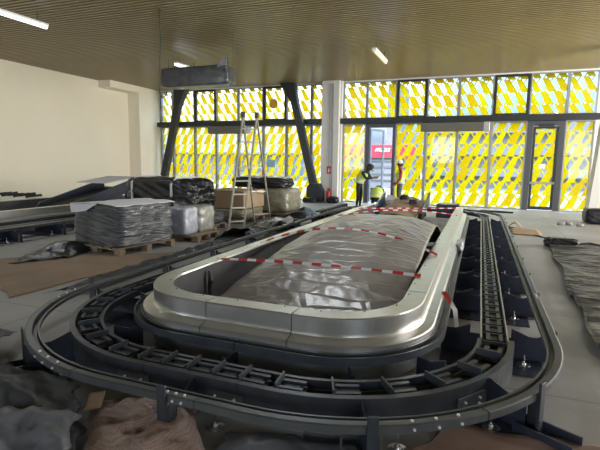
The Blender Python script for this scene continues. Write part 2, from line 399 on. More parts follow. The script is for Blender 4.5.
# glass front: one window object per pane
win_n = [0]
def pane(x0, x1, z0, z1, film, dark=False, mull=0.05, name=None):
    win_n[0] += 1
    nm = name or 'window_%d' % win_n[0]
    r = empty(nm, ((x0 + x1) / 2, FY, 0), kind='structure')
    cx = (x0 + x1) / 2
    w = 0.10 if dark else mull
    fr = MB()
    for (a, b, c, d) in ((x0, x0 + w, z0, z1), (x1 - w, x1, z0, z1), (x0 + w, x1 - w, z0, z0 + w * 0.8), (x0 + w, x1 - w, z1 - w * 0.8, z1)):
        fr.bx(a - cx, b - cx, -0.09, 0.05, c, d)
    fr.build('frame', 'charcoal' if dark else 'grey_frame', r, bevel=0.006)
    if dark:
        h = MB(); h.bx(x0 + 0.03 - cx, x0 + 0.06 - cx, -0.13, -0.09, (z0 + z1) / 2 - 0.12, (z0 + z1) / 2 + 0.12); h.build('handle', 'charcoal', r)
    g = MB(); g.bx(x0 + w - cx, x1 - w - cx, -0.006, 0.006, z0 + w * 0.8, z1 - w * 0.8); g.build('glass', 'clear_glass', r)
    if film:
        f = MB(); f.bx(x0 + w, x1 - w, 0.012, 0.014, z0 + w * 0.8, z1 - w * 0.8)
        f.v = [(p[0], p[1], p[2]) for p in f.v]
        fo = f.build('printed_film', film, r, loc=(-cx, 0, 0))
    return r
ML = [-14.9, -12.95, -11.76, -10.58, -9.3, -8.16, -6.98, -6.37]
MR = [-5.56, -4.55, -3.33, -2.13, -0.94, 0.29, 1.52, 2.75, 3.68]
for i in range(7):
    if i == 0:
        pane(-14.9, -14.2, 3.5, 4.985, 'film_upper_left'); pane(-14.2, -12.95, 3.5, 4.985, 'film_upper_left')
        pane(-14.9, -14.2, 0, 3.28, 'film_lower_left'); pane(-14.2, -12.95, 0, 3.28, 'film_lower_left')
        continue
    pane(ML[i], ML[i + 1], 3.5, 4.985, 'film_upper_left', dark=i in (1, 4))
    pane(ML[i], ML[i + 1], 0, 3.28, 'film_lower_left')
for i in range(8):
    pane(MR[i], MR[i + 1], 3.5, 4.985, 'film_upper_right', dark=i in (2, 5))
    if i not in (1, 6): pane(MR[i], MR[i + 1], 0, 3.28, 'film_lower_right')
# open door in the right front, its leaf swung outward
d1 = empty('door_1', (-3.94, FY, 0), kind='structure')
mb = MB(); mb.bx(-0.61, -0.45, -0.10, 0.06, 0, 3.28); mb.bx(0.50, 0.61, -0.10, 0.06, 0, 3.28); mb.bx(-0.45, 0.50, -0.10, 0.06, 3.12, 3.28)
mb.build('frame', 'door_grey', d1, bevel=0.006)
rot = Matrix.Rotation(math.radians(62), 3, 'Z')
def leaf(mb_, x0, x1, z0, z1, t=0.05):
    c = rot @ Vector(((x0 + x1) / 2, 0, (z0 + z1) / 2)) + Vector((-0.45, 0.06, 0)); mb_.box(c, (x1 - x0, t, z1 - z0), rot)
mb = MB(); leaf(mb, 0, 0.08, 0.02, 3.1); leaf(mb, 0.82, 0.9, 0.02, 3.1); leaf(mb, 0.08, 0.82, 0.02, 0.12); leaf(mb, 0.08, 0.82, 3.0, 3.1)
lf = mb.build('leaf', 'grey_frame', d1)
mb = MB(); leaf(mb, 0.08, 0.82, 0.12, 3.0, 0.01); mb.build('glass', 'clear_glass', lf)
# closed filmed door at right
d2 = empty('door_2', (2.135, FY, 0), kind='structure')
mb = MB()
for a, b, c, d in ((-0.615, -0.42, 0, 3.28), (0.42, 0.615, 0, 3.28), (-0.42, 0.42, 3.1, 3.28)): mb.bx(a, b, -0.10, 0.06, c, d)
mb.build('frame', 'door_grey', d2, bevel=0.006)
mb = MB()
for a, b, c, d in ((-0.41, -0.33, 0.02, 3.08), (0.33, 0.41, 0.02, 3.08), (-0.33, 0.33, 0.02, 0.14), (-0.33, 0.33, 3.0, 3.08)): mb.bx(a, b, -0.08, 0.0, c, d)
lf = mb.build('leaf', 'charcoal', d2, bevel=0.005)
mb = MB(); mb.bx(-0.41, 0.41, -0.13, -0.09, 0.98, 1.06); mb.build('push_bar', 'ladder_alu', lf)
mb = MB(); mb.bx(-0.33, 0.33, -0.04, -0.028, 0.14, 3.0); mb.build('glass', 'clear_glass', lf)
mb = MB(); mb.bx(2.135 - 0.33, 2.135 + 0.33, -0.02, -0.018, 0.14, 3.0); mb.build('printed_film', 'film_lower_right', lf, loc=(-2.135, 0, 0))
mb = MB(); mb.bx(-0.14, 0.08, -0.05, -0.045, 1.55, 1.72); mb.build('notice', 'white', lf)
mb = MB(); mb.bx(-0.25, 0.25, -0.16, -0.09, 3.08, 3.16); mb.build('door_closer', 'charcoal', d2)

# ------------------------------------------------------------------ outdoors across the street
mb = MB(); mb.bx(-60, 60, 19.62, 90, -0.3, -0.1); tag(mb.build('ground', 'outdoor_ground'), kind='structure')
b = empty('shop_building', (-7.2, 34, -0.1), 'shopfront building with red sign fascia seen through the open door', 'building')
mb = MB(); mb.bx(-3.6, 2.6, 0.2, 5, 0, 3.2); mb.build('wall', 'facade_white', b)
fa = MB(); fa.bx(-3.7, 2.7, 0.0, 0.2, 2.18, 3.1).build('fascia', 'red_outdoor', b)
mb = MB()
for k, (z, h) in enumerate(((0.5, 0.10), (0.95, 0.12), (1.45, 0.16), (1.9, 0.12))): mb.bx(-3.4 + 0.3 * k, 2.4, 0.12, 0.2, z, z + h)
mb.build('shopfront_band', 'facade_dark', b)
tw = MB(); tw.bx(0.55, 1.6, 0.6, 4, 3.2, 7.5).build('upper_tower', 'facade_grey', b)
cu = bpy.data.curves.new('sign_text', 'FONT'); cu.body = 'mzas'; cu.size = 0.55; cu.shear = 0.35; cu.extrude = 0.02
to = bpy.data.objects.new('sign_text', cu); C.objects.link(to)
bpy.context.view_layer.update()
me = bpy.data.meshes.new_from_object(to.evaluated_get(bpy.context.evaluated_depsgraph_get())); bpy.data.objects.remove(to)
me.materials.append(MATS['white']); me.materials[0] = MATS['white']
lt = bpy.data.objects.new('sign_lettering', me); C.objects.link(lt); lt.parent = b; lt.rotation_euler = (PI / 2, 0, 0); lt.location = (-0.15, -0.03, 2.62)

b = empty('office_building', (5.3, 38, -0.1), 'pale banded building across the street behind right glass', 'building')
mb = MB(); mb.bx(-9.5, 11, 0, 8, 0, 5.1); mb.build('wall', 'facade_grey', b)
for k in range(3):
    mb = MB(); mb.bx(-9.6, 11.1, -0.5, 0, 0.9 + 1.6 * k, 1.5 + 1.6 * k); mb.build('balcony_band', 'facade_white', b)
for k in range(8):
    mb = MB(); mb.bx(-8.8 + 2.4 * k, -7.4 + 2.4 * k, -0.05, 0.05, 1.6, 2.45); mb.build('window', 'facade_dark', b)
b = empty('apartment_block', (-24, 40, -0.1), 'grey low building across the street behind left glass', 'building')
mb = MB(); mb.bx(-9, 7, 0, 8, 0, 2.5); mb.build('wall', 'facade_grey', b)
for k in range(6):
    mb = MB(); mb.bx(-8 + 2.4 * k, -6.8 + 2.4 * k, -0.05, 0.05, 0.9, 1.8); mb.build('window', 'facade_dark', b)
mb = MB(); mb.bx(-9.2, 7.2, -0.6, 8, 2.5, 2.65); mb.build('roof', 'facade_white', b)

# ------------------------------------------------------------------ baggage carousel
HW, RR, BY0, BY1 = 1.28, 0.77, 3.1, 14.2
def base_path(step=0.06):
    """rounded rectangle of the curb's outer face, from the right side towards the camera and round"""
    pts = []; s = 0.0
    def add(x, y, nx, ny):
        nonlocal s
        if pts: s += math.hypot(x - pts[-1][0], y - pts[-1][1])
        pts.append((x, y, nx, ny, s))
    ya, yb = BY1 - RR, BY0 + RR
    n = 48
    for i in range(n): add(HW, ya + (yb - ya) * i / n, 1, 0)
    def arc(cx, cy, a0, a1, m=26):
        for i in range(m):
            a = a0 + (a1 - a0) * i / m; add(cx + RR * math.cos(a), cy + RR * math.sin(a), math.cos(a), math.sin(a))
    arc(HW - RR, yb, 0, -PI / 2)
    for i in range(8): add(HW - RR - (2 * HW - 2 * RR) * i / 8, BY0, 0, -1)
    arc(-HW + RR, yb, -PI / 2, -PI)
    for i in range(n): add(-HW, yb + (ya - yb) * i / n, -1, 0)
    arc(-HW + RR, ya, PI, PI / 2)
    for i in range(8): add(-HW + RR + (2 * HW - 2 * RR) * i / 8, BY1, 0, 1)
    arc(HW - RR, ya, PI / 2, 0); add(HW, ya, 1, 0)
    return pts
BP = base_path(); SMAX = BP[-1][4]
def at_s(s):
    s = s % SMAX
    for i in range(len(BP) - 1):
        if BP[i][4] <= s <= BP[i + 1][4]:
            t = (s - BP[i][4]) / max(1e-9, BP[i + 1][4] - BP[i][4])
            a, b = BP[i], BP[i + 1]
            nx, ny = a[2] + (b[2] - a[2]) * t, a[3] + (b[3] - a[3]) * t; l = math.hypot(nx, ny)
            return a[0] + (b[0] - a[0]) * t, a[1] + (b[1] - a[1]) * t, nx / l, ny / l
    return BP[-1][:4]
def off(s, d, z=0):
    x, y, nx, ny = at_s(s); return Vector((x + nx * d, y + ny * d, z))
S_R = (BY1 - RR) - (BY0 + RR)                 # end of right straight
S_C = RR * PI / 2; S_F = 2 * HW - 2 * RR
S1 = S_R + S_C; S2 = S1 + S_F; S3 = S2 + S_C; S4 = S3 + S_R
def sY_right(Y): return (BY1 - RR) - Y
def sY_left(Y): return S3 + Y - (BY0 + RR)
def sweep(prof, s0, s1, mb=None, closed=False):
    ss = [s0] + [p[4] for p in BP if s0 + 1e-4 < p[4] < s1 - 1e-4] + ([] if closed else [s1])
    n = len(prof); vs = []
    for s in ss:
        x, y, nx, ny = at_s(s)
        vs += [(x + nx * d, y + ny * d, z) for d, z in prof]
    fs = []
    m = len(ss)
    for i in range(m if closed else m - 1):
        j = (i + 1) % m
        for k in range(n): fs.append((i * n + k, i * n + (k + 1) % n, j * n + (k + 1) % n, j * n + k))
    if not closed: fs += [tuple(range(n)), tuple((m - 1) * n + k for k in range(n - 1, -1, -1))]
    mb = mb or MB(); mb.add(vs, fs); return mb

def carousel(loc, label, detail=True):
    r = empty('baggage_carousel', loc, label, 'carousel')
    # --- metal curb in panels
    cuts = [sY_right(13.1), sY_right(9.0), sY_right(6.2), S_R + S_C * 0.0 - 0.25, S1 + 0.12 + 0.0, S1 + 0.55 + 0.32, S3 - 0.1, sY_left(7.55), sY_left(10.4), sY_left(13.0)]
    curb = [(-0.18, 0.505), (-0.175, 0.52), (-0.008, 0.52), (0.0, 0.512), (0.0, 0.375), (0.012, 0.36), (0.085, 0.345), (0.095, 0.335), (0.095, 0.30), (0.08, 0.30), (0.08, 0.325), (-0.02, 0.345), (-0.02, 0.50)]
    for a, b2 in zip(cuts[:-1], cuts[1:]):
        p = sweep(curb, a + 0.004, b2 - 0.004).build('curb_panel', 'alu', r)
        rv = MB(); s = a + 0.12
        while s < b2 - 0.05:
            q = off(s, -0.15, 0.52); rv.lathe(q, [(0.008, 0), (0.008, 0.003), (0.003, 0.005)], 6); s += 0.42
        rv.build('rivets', 'dark_steel', p)
    sweep([(-0.19, 0.505), (-0.175, 0.505), (-0.175, 0.02), (-0.19, 0.02)], cuts[0], cuts[-1]).build('inner_wall', 'liner', r)
    sweep([(0.0, 0.24), (0.012, 0.24), (0.012, 0.03), (0.0, 0.03)], cuts[0], cuts[-1]).build('outer_skirt', 'skirt_metal', r)
    # --- inner guide rail under the curb
    rail_in = [(0.10, 0.245), (0.10, 0.30), (0.118, 0.30), (0.118, 0.262), (0.165, 0.262), (0.165, 0.295), (0.178, 0.295), (0.178, 0.235), (0.10, 0.235)]
    for a, b2 in ((cuts[0], sY_right(8.2)), (sY_right(8.2), S_R - 0.1), (S_R - 0.1, S1 + S_F * 0.5), (S1 + S_F * 0.5, S3 + 0.1), (S3 + 0.1, sY_left(8.4)), (sY_left(8.4), cuts[-1])):
        sweep(rail_in, a + 0.003, b2 - 0.003).build('inner_rail', 'dark_steel', r)
    # --- outer guide rail
    rail_out = [(0.915, 0.256), (0.915, 0.288), (0.93, 0.288), (0.936, 0.262), (0.962, 0.262), (0.968, 0.298), (1.012, 0.30), (1.022, 0.295), (1.022, 0.252), (1.008, 0.252), (1.008, 0.256)]
    ocuts = [0.0, sY_right(9.2), sY_right(5.4), S_R + S_C * 0.5, S1 + 0.3, S2 + 0.1, S3 - 0.35, sY_left(5.3), sY_left(9.1), S4, S4 + S_C, S4 + S_C + S_F, SMAX]
    for a, b2 in zip(ocuts[:-1], ocuts[1:]):
        o = sweep(rail_out, a + 0.002, b2 - 0.002).build('outer_rail', 'rail_steel', r)
        # joint bolts at the start of the segment
        for k in range(3):
            q = off(a + 0.08 + 0.06 * k, 0.99, 0.299); MB().lathe(q, [(0.009, 0), (0.009, 0.008), (0.004, 0.010)], 6).build('bolt', 'bolt_zinc', o)
            q = off(a + 0.08 + 0.06 * k, 1.02, 0.272); nv = at_s(a + 0.08 + 0.06 * k); MB().tube([q, q + Vector((nv[2], nv[3], 0)) * 0.012], 0.008, 6).build('bolt', 'bolt_zinc', o)
    # --- chain track: two side strips
    def strip(d0, d1, z0, z1, a, b2, m, nm): return sweep([(d0, z0), (d1, z0), (d1, z1), (d0, z1)], a, b2).build(nm, m, r)
    LN = [(0.452, 0.464, 0.19, 0.275), (0.650, 0.662, 0.19, 0.275)]
    for d0, d1, z0, z1 in LN:
        strip(d0, d1, z0, z1, 0, S_R, 'galvanised', 'chain_guide'); strip(d0, d1, z0, z1, S3, S4, 'dark_steel', 'chain_guide')
        strip(d0, d1, z0, z1, S4, SMAX, 'dark_steel', 'chain_guide')
    for a, b2 in ((S_R, S1 + 0.2), (S1 + 0.2, S2 - 0.1), (S2 - 0.1, S3)):
        strip(0.655, 0.70, 0.20, 0.275, a + 0.002, b2 - 0.002, 'dark_steel', 'curve_plate')
        strip(0.686, 0.698, 0.07, 0.20, a + 0.002, b2 - 0.002, 'dark_steel', 'curve_fascia')
        strip(0.43, 0.46, 0.20, 0.262, a + 0.002, b2 - 0.002, 'dark_steel', 'curve_plate')
    for s in (S_R + 0.5, S1 + 0.28, S2 - 0.02, S3 - 0.3):       # bolted junction plates on the fascia
        mb = MB(); q = off(s, 0.705, 0.15); x, y, nx, ny = at_s(s); rt = Matrix(((-ny, nx, 0), (nx, ny, 0), (0, 0, 1))).transposed()
        mb.box(q, (0.26, 0.012, 0.11), rt); jp = mb.build('junction_plate', 'rail_steel', r, bevel=0.003)
        mb = MB()
        for k in (-0.07, 0.07):
            for zz in (-0.02, 0.02):
                p = q + rt @ Vector((k, 0.006, zz)); mb.tube([p, p + Vector((nx, ny, 0)) * 0.012], 0.009, 6)
        mb.build('plate_bolts', 'bolt_zinc', jp)
    strip(0.46, 0.65, 0.185, 0.195, 0, SMAX, 'black_rubber', 'chain_bed')
    # --- chain links, each a carrier block with a cross arm
    pitch = SMAX * (1.0) / round(SMAX / 0.2)
    mbs = {}
    nl = int(round(SMAX / pitch))
    def link_mb(curved):
        mb = MB()
        w = 0.185 if curved else 0.10
        mb.box((0, 0.0, 0.0), (0.165, w * 0.62, 0.03)); mb.box((0.0, 0.0, 0.025), (0.09, w * 0.75, 0.02))
        mb.cur = 1; mb.box((0.0, -0.045, 0.042), (0.15, 0.03, 0.012)); mb.box((0.0, 0.05, 0.042), (0.15, 0.03, 0.012))
        if curved: mb.box((0.0, 0.07, 0.045), (0.024, 0.0, 0.0)) if False else None
        mb.box((0.092, 0.0 if not curved else -0.01, 0.03 if not curved else 0.052), (0.014, 0.175, 0.018 if not curved else 0.05))
        return mb
    protoS = None; protoC = None
    order = []
    for i in range(nl):
        s = (i + 0.5) * pitch; x, y, nx, ny = at_s(s); q = off(s, 0.555, 0.218)
        d = math.hypot(q.x + loc[0], q.y); order.append((d, i, s))
    order.sort()
    near = set(i for _, i, _ in order[:100]); rest = MB()
    for dd, i, s in order:
        x, y, nx, ny = at_s(s); q = off(s, 0.555, 0.218)
        curved = S_R - 0.05 < s < S3 + 0.05 or s > S4
        ang = math.atan2(ny, nx) - PI / 2
        if i in near:
            key = 'c' if curved else 's'
            if key not in mbs:
                o = link_mb(curved).build('chain_link', ['black_rubber', 'dark_steel'], r); mbs[key] = o
            else:
                o = mbs[key].copy(); C.objects.link(o); o.parent = r
            o.location = q; o.rotation_euler = (0, 0, ang)
        else:
            t = link_mb(curved); M_ = Matrix.Translation(q) @ Matrix.Rotation(ang, 4, 'Z')
            rest.add([M_ @ Vector(p) for p in t.v], t.f)
    ro = rest.build('chain_run', ['dark_steel'], r); ro['kind'] = 'stuff'
    # --- cross supports: sheet-steel frames, posts and levelling feet
    sup = [sY_right(v) for v in (13.0, 12.1, 11.0, 9.8, 8.6, 7.5, 6.45, 5.45, 4.2)] + [S_R + S_C * 0.33, S_R + S_C * 0.745, S1 + 0.51, S3 - S_C * 0.60, S3 - 0.02] + [sY_left(v) for v in (5.1, 6.3, 7.5, 8.7, 9.9, 11.1, 12.3)]
    prof = [(0.13, 0.0), (0.95, 0.0), (0.95, 0.24), (0.90, 0.21), (0.84, 0.21), (0.715, 0.262), (0.70, 0.262), (0.70, 0.183), (0.37, 0.183), (0.37, 0.262), (0.25, 0.21), (0.13, 0.21)]
    for s in sup:
        x, y, nx, ny = at_s(s); rt = Matrix(((nx, ny, 0), (-ny, nx, 0), (0, 0, 1))).transposed()
        n = len(prof); mb = MB()
        o3 = Vector((x, y, 0))
        vs = [o3 + rt @ Vector((d, -0.006, z)) for d, z in prof] + [o3 + rt @ Vector((d, 0.006, z)) for d, z in prof]
        mb.add(vs, [tuple(range(n)), tuple(range(2 * n - 1, n - 1, -1))] + [(i, (i + 1) % n, (i + 1) % n + n, i + n) for i in range(n)])
        sg = 1 if ny * 0 + nx >= 0 else -1
        mb.box(o3 + rt @ Vector((0.54, 0.17 * -sg, 0.006)), (0.80, 0.34, 0.012), rt)
        cf = mb.build('cross_frame', 'navy', r)
        ph = 0.29 if s < S_R - 0.1 else 0.36
        mb = MB(); mb.box(o3 + rt @ Vector((1.034, 0, ph / 2)), (0.018, 0.06, ph), rt); mb.box(o3 + rt @ Vector((0.985, 0.036, 0.115)), (0.08, 0.012, 0.23), rt)
        mb.build('post', 'dark_steel', r, bevel=0.003)
        mb = MB(); q = o3 + rt @ Vector((0.80, -0.13 * sg, 0.0))
        mb.lathe(q, [(0.055, 0.0), (0.055, 0.012), (0.05, 0.016), (0.018, 0.018), (0.018, 0.035), (0.008, 0.036), (0.008, 0.10)], 14)
        mb.build('levelling_foot', 'chrome', cf)
    for s in (S_R + S_C * 0.33, S_R + S_C * 0.745, S1 + 0.51, S3 - S_C * 0.60):
        x, y, nx, ny = at_s(s); rt = Matrix(((nx, ny, 0), (-ny, nx, 0), (0, 0, 1))).transposed(); o3 = Vector((x, y, 0))
        mb = MB(); mb.box(o3 + rt @ Vector((1.08, 0, 0.012)), (0.34, 0.16, 0.024), rt); mb.box(o3 + rt @ Vector((1.08, 0.075, 0.045)), (0.34, 0.012, 0.07), rt); mb.box(o3 + rt @ Vector((1.08, -0.075, 0.045)), (0.34, 0.012, 0.07), rt)
        mb.build('foot_channel', 'navy', r)
        mb = MB(); q = o3 + rt @ Vector((0.78, 0.2, 0)); mb.lathe(q, [(0.06, 0.0), (0.06, 0.01), (0.02, 0.014), (0.02, 0.03), (0.008, 0.03), (0.008, 0.12)], 14); mb.build('levelling_foot', 'chrome', r)
    return r
CX = -1.65
main = carousel((CX, 0, 0), 'unfinished baggage carousel with pale metal curb and open chain track, in the foreground')
side = copy_tree(main, loc=(CX - 9.13, 0, 0)); side['label'] = 'second unfinished baggage carousel along the left wall, behind the wrapped pallets'

# infeed ramps
def infeed(loc, label, w, Y0, Y1, z0, z1, gh, card=None):
    r = empty('infeed_conveyor', loc, label, 'conveyor')
    for sx, nm in ((-1, 'side_guard'), (1, 'side_guard')):
        MB().prism([(Y0, max(z0 - gh * 0.5, 0.02)), (Y1, z1 - 0.12), (Y1, z1 + gh), (Y0 + 0.15, z0 + gh * 0.55)], sx * w / 2 - 0.025, sx * w / 2 + 0.025, 'x').build(nm, 'navy', r)
    MB().prism([(Y0, z0 - 0.04), (Y1, z1 - 0.06), (Y1, z1), (Y0, z0)], -w / 2 + 0.03, w / 2 - 0.03, 'x').build('belt', 'black_rubber', r)
    for sx in (-1, 1):
        for yy in (Y0 + 0.35, Y1 - 0.15):
            zt = z0 + (z1 - z0) * (yy - Y0) / (Y1 - Y0) - 0.06
            if zt > 0.08: MB().bx(sx * (w / 2 - 0.08) - 0.03, sx * (w / 2 - 0.08) + 0.03, yy - 0.03, yy + 0.03, 0, zt).build('leg', 'dark_steel', r)
    return r
infeed((-2.2, 0, 0), 'dark infeed ramp rising behind the dust sheet, at the far end of carousel', 1.42, 13.2, 15.3, 0.10, 0.45, 0.30)
sd = infeed((-10.55, 0, 0), 'dark infeed ramp rising from the left carousel beside the black bundle', 1.1, 8.9, 11.4, 0.35, 0.82, 0.24)
MB().box((0, 11.0, 1.06), (1.16, 1.3, 0.012), Matrix.Rotation(0.12, 3, 'X')).build('cover_sheet', 'grey_paper', sd)

tag(MB().bx(-1.1, -0.5, 13.45, 14.0, 0.16, 0.54).build('drive_box', 'navy', bevel=0.02), 'dark navy steel drive box at far end of carousel, inside right curb', 'box')
# ------------------------------------------------------------------ dust sheet and what lies on the carousel
def sm(t): t = max(0, min(1, t)); return t * t * (3 - 2 * t)
def dome(u, v, x, y):
    ry = (y - 3.4) / 3.9 if y < 7.3 else 1 - (y - 7.3) / 2.3
    ry = max(0, min(1, ry)); rise = 0.74 * (math.sin(ry * PI / 2) if y < 7.3 else sm(ry))
    xc = (x + 1.50) / 1.15
    rise *= max(0, 1 - (0.62 * abs(xc) ** 2.8 if xc < 0 else 0.40 * abs(xc) ** 3.2))
    w = 0.5 + 0.9 * abs(xc) ** 2
    w = w + 0.5 * sm(1 - (y - 3.6) / 1.6)
    a = 0.08 + rise + 0.016 * w * ridged(x * 0.9, y * 0.6, 4, 1.2) + 0.010 * w * ridged(x * 1.2 + y * 0.8, (y - x) * 0.5, 8, 3.4)
    return max(a, 0.03)
sheet('dust_sheet', 'dust_sheet', [(-2.45, 3.40), (-0.60, 3.40), (-0.58, 9.8), (-2.68, 9.8)], 80, 190, dome, 'crinkled brown plastic dust sheet bulging up inside the carousel curb', 'dust sheet', edge=0.012, seed=5)

def tape(a, b, sag, label, twist=0.25, n=26, w=0.034):
    a, b = Vector(a), Vector(b); mid = (a + b) / 2; d = (b - a); L = d.length; ang = math.atan2(d.y, d.x)
    vs = []; fs = []
    for i in range(n + 1):
        t = i / n; z = a.z + (b.z - a.z) * t - mid.z - sag * 4 * t * (1 - t)
        tw = twist * math.sin(t * 9 + a.y)
        for k in (-1, 1): vs.append(((t - 0.5) * L, k * w / 2 * math.cos(0.8 + tw), z + k * w / 2 * math.sin(0.8 + tw)))
    fs = [(2 * i, 2 * i + 1, 2 * i + 3, 2 * i + 2) for i in range(n)]
    mb = MB(); mb.add(vs, fs); o = mb.build('barrier_tape', 'barrier_stripes', loc=tuple(mid), solid=0.001); o.rotation_euler = (0, 0, ang)
    return tag(o, label, 'barrier tape', 'red and white barrier tapes')
tape((-2.80, 4.55, 0.53), (-0.50, 4.70, 0.53), -0.03, 'red and white barrier tape across carousel, nearest to the front curb')
tape((-2.80, 5.70, 0.53), (-0.44, 5.90, 0.53), -0.27, 'red and white barrier tape over sheet, second from the front curb')
tape((-2.80, 9.4, 0.53), (-0.42, 10.6, 0.55), -0.12, 'red and white barrier tape over sheet, third from the front curb')
tape((-2.80, 11.3, 0.53), (-0.42, 12.4, 0.55), 0.0, 'red and white barrier tape farthest from the front, before the brown cardboard')
mb = MB(); mb.add([(0, 0, 0), (0.05, 0, 0.01), (0.17, -0.16, -0.12), (0.13, -0.2, -0.12), (0.2, -0.3, -0.26), (0.16, -0.33, -0.26)], [(0, 1, 2, 3), (3, 2, 4, 5)])
tag(mb.build('tape_end', 'barrier_stripes', loc=(-0.30, 4.8, 0.36), solid=0.002), 'loose red and white tape end hanging down from right curb', 'barrier tape')
tag(lump('plastic_scrap', 'pale_film', (-0.24, 7.9, 0.26), (0.10, 0.42, 0.15), 'white crumpled plastic scrap caught on outside of right curb', 'plastic scrap', 8, 0.3, flat=False))
mb = MB(); mb.tube([(0, 0, 0.2), (0.02, -0.01, 0.1), (0, 0, 0), (0.03, -0.02, -0.12), (0.01, 0, -0.2)], [0.02, 0.03, 0.02, 0.03, 0.012])
tag(mb.build('cable_tail', 'black_rubber', loc=(-2.70, 4.25, 0.26)), 'short black cable hanging on the inner face of left curb', 'cable')

# cardboard on the far ramp
def arch(u, v, x, y): return 0.14 + 0.34 * v + 0.12 * math.sin(PI * min(1, u * 1.15)) + 0.02 * nz(x, y, 2, 2)
sheet('cardboard_sheet', 'cardboard', [(-2.75, 13.0), (-1.55, 13.0), (-1.6, 15.2), (-2.6, 15.2)], 20, 20, arch, 'brown curved cardboard sheet lying on the ramp behind the dust sheet', 'cardboard', edge=0.05, seed=2, thick=0.012)
tag(lump('cloth_bundle', 'black_rubber', (-2.22, 14.9, 0.52), (0.22, 0.2, 0.14), 'small black bundle on brown cardboard, left of two', 'bundle', 3, 0.3))
tag(lump('cloth_bundle', 'black_rubber', (-1.85, 14.3, 0.45), (0.2, 0.18, 0.12), 'small black bundle on brown cardboard, right of two', 'bundle', 5, 0.3))
mb = MB(); mb.box((0, 0, 0), (0.46, 0.04, 0.62), Matrix.Rotation(-0.4, 3, 'X') @ Matrix.Rotation(0.3, 3, 'Y'))
tag(mb.build('glass_panel', 'white_paint', loc=(-2.78, 15.62, 0.285), bevel=0.01), 'pale milky panel leaning between the workers at carousel end', 'panel')

# ------------------------------------------------------------------ pallets and wrapped goods, left
def pallet(loc, rz, label, w=1.3, l=1.2):
    r = empty('wooden_pallet', loc, label, 'pallet', rz=rz)
    for k in range(6):
        x = -w / 2 + (k + 0.5) * w / 6; MB().box((x, 0, 0.128), (w / 6 * 0.72, l, 0.022)).build('deck_board', 'wood', r)
    for y in (-l / 2 + 0.06, 0, l / 2 - 0.06):
        MB().box((0, y, 0.103), (w, 0.11, 0.022)).build('stringer', 'wood', r)
        for x in (-w / 2 + 0.08, 0, w / 2 - 0.08): MB().box((x, y, 0.052), (0.15, 0.11, 0.08)).build('block', 'wood', r)
        MB().box((0, y, 0.006), (w, 0.1, 0.012)).build('bottom_board', 'wood', r)
    return r
PR = math.radians(-9)
pallet((-6.26, 6.88, 0), PR, 'wooden pallet under the grey plastic-wrapped stack', 1.38, 1.3)
st = empty('wrapped_stack', (-6.26, 6.88, 0.14), 'stack of grey sheets wrapped in clear plastic on wooden pallet', 'wrapped goods', rz=PR)
zz = 0
for k, h in enumerate((0.16, 0.15, 0.13, 0.13, 0.12)):
    lump('sheet_layer', 'grey_wrap', (0.015 * (k % 2), 0.01 * k, zz), (1.30 - 0.02 * k, 1.22 - 0.02 * k, h * 1.25), seed=k + 2, amp=0.09, parent=st, power=0.2, f=1.7, sub=5); zz += h
def paper(u, v, x, y):
    f = sm((0.22 - v) * 5)
    return 0.855 + 0.012 * nz(x, y, 3, 4) + 0.03 * math.sin(u * 3)
po = sheet('cover_paper', 'grey_paper', [(-6.95, 6.33), (-5.75, 6.16), (-5.52, 7.5), (-6.72, 7.7)], 26, 20, paper, edge=0.05, seed=4)
po['label'] = 'grey paper cover sheet lying on top of grey wrapped stack'; po['category'] = 'paper sheet'
mb = MB(); mb.add([(-0.02, 0, 0.0), (0.0, 0, -0.17), (0.34, 0.0, -0.13), (0.55, 0, -0.02), (0.62, 0.0, 0.01)], [(0, 1, 2), (0, 2, 3), (0, 3, 4)])
tag(mb.build('hanging_paper', 'grey_paper', loc=(-6.93, 6.30, 0.86), solid=0.004), 'torn grey paper flap hanging over front of grey wrapped stack', 'paper sheet')

pallet((-5.75, 8.28, 0), 0.05, 'wooden pallet under the silver plastic-wrapped box', 0.95, 0.9)
tag(lump('wrapped_box', 'silver_wrap', (-5.76, 8.02, 0.14), (0.52, 0.46, 0.56), 'silver-blue box tightly wrapped in clear plastic on pallet', 'wrapped goods', 4, 0.05, power=0.25))
tag(lump('wrapped_box', 'clear_wrap', (-5.74, 8.55, 0.14), (0.56, 0.56, 0.54), 'clear plastic wrapped bundle behind the silver-blue box', 'wrapped goods', 6, 0.07, power=0.25))
bk = lump('black_bundle', 'black_film', (-7.0, 9.3, 0.46), (2.05, 0.95, 0.76), 'large bulk draped in glossy black plastic behind grey wrapped stack', 'wrapped goods', 9, 0.12, power=0.26, sub=5)
bk.rotation_euler = (0, 0, -0.2)
for sx in (-0.75, 0.62):
    MB().tube([(sx, -0.51, 0.05), (sx + 0.02, -0.53, 0.66), (sx + 0.05, -0.40, 0.80), (sx + 0.08, 0.3, 0.80)], 0.03, 6).build('strap', 'grey_paper', bk)
tag(lump('black_bundle', 'black_film', (-6.28, 8.45, 0), (0.45, 0.5, 0.82), 'black plastic hanging between grey stack and silver-blue box', 'wrapped goods', 12, 0.1, power=0.4))
pallet((-6.85, 9.5, 0), 0.0, 'wooden pallet under the large black plastic bulk', 2.0, 1.1)
tag(lump('wrapped_goods', 'dark_film', (-6.85, 9.5, 0.14), (1.95, 1.05, 0.31), 'dark wrapped layer between pallet and large black bulk', 'wrapped goods', 2, 0.05, power=0.3))
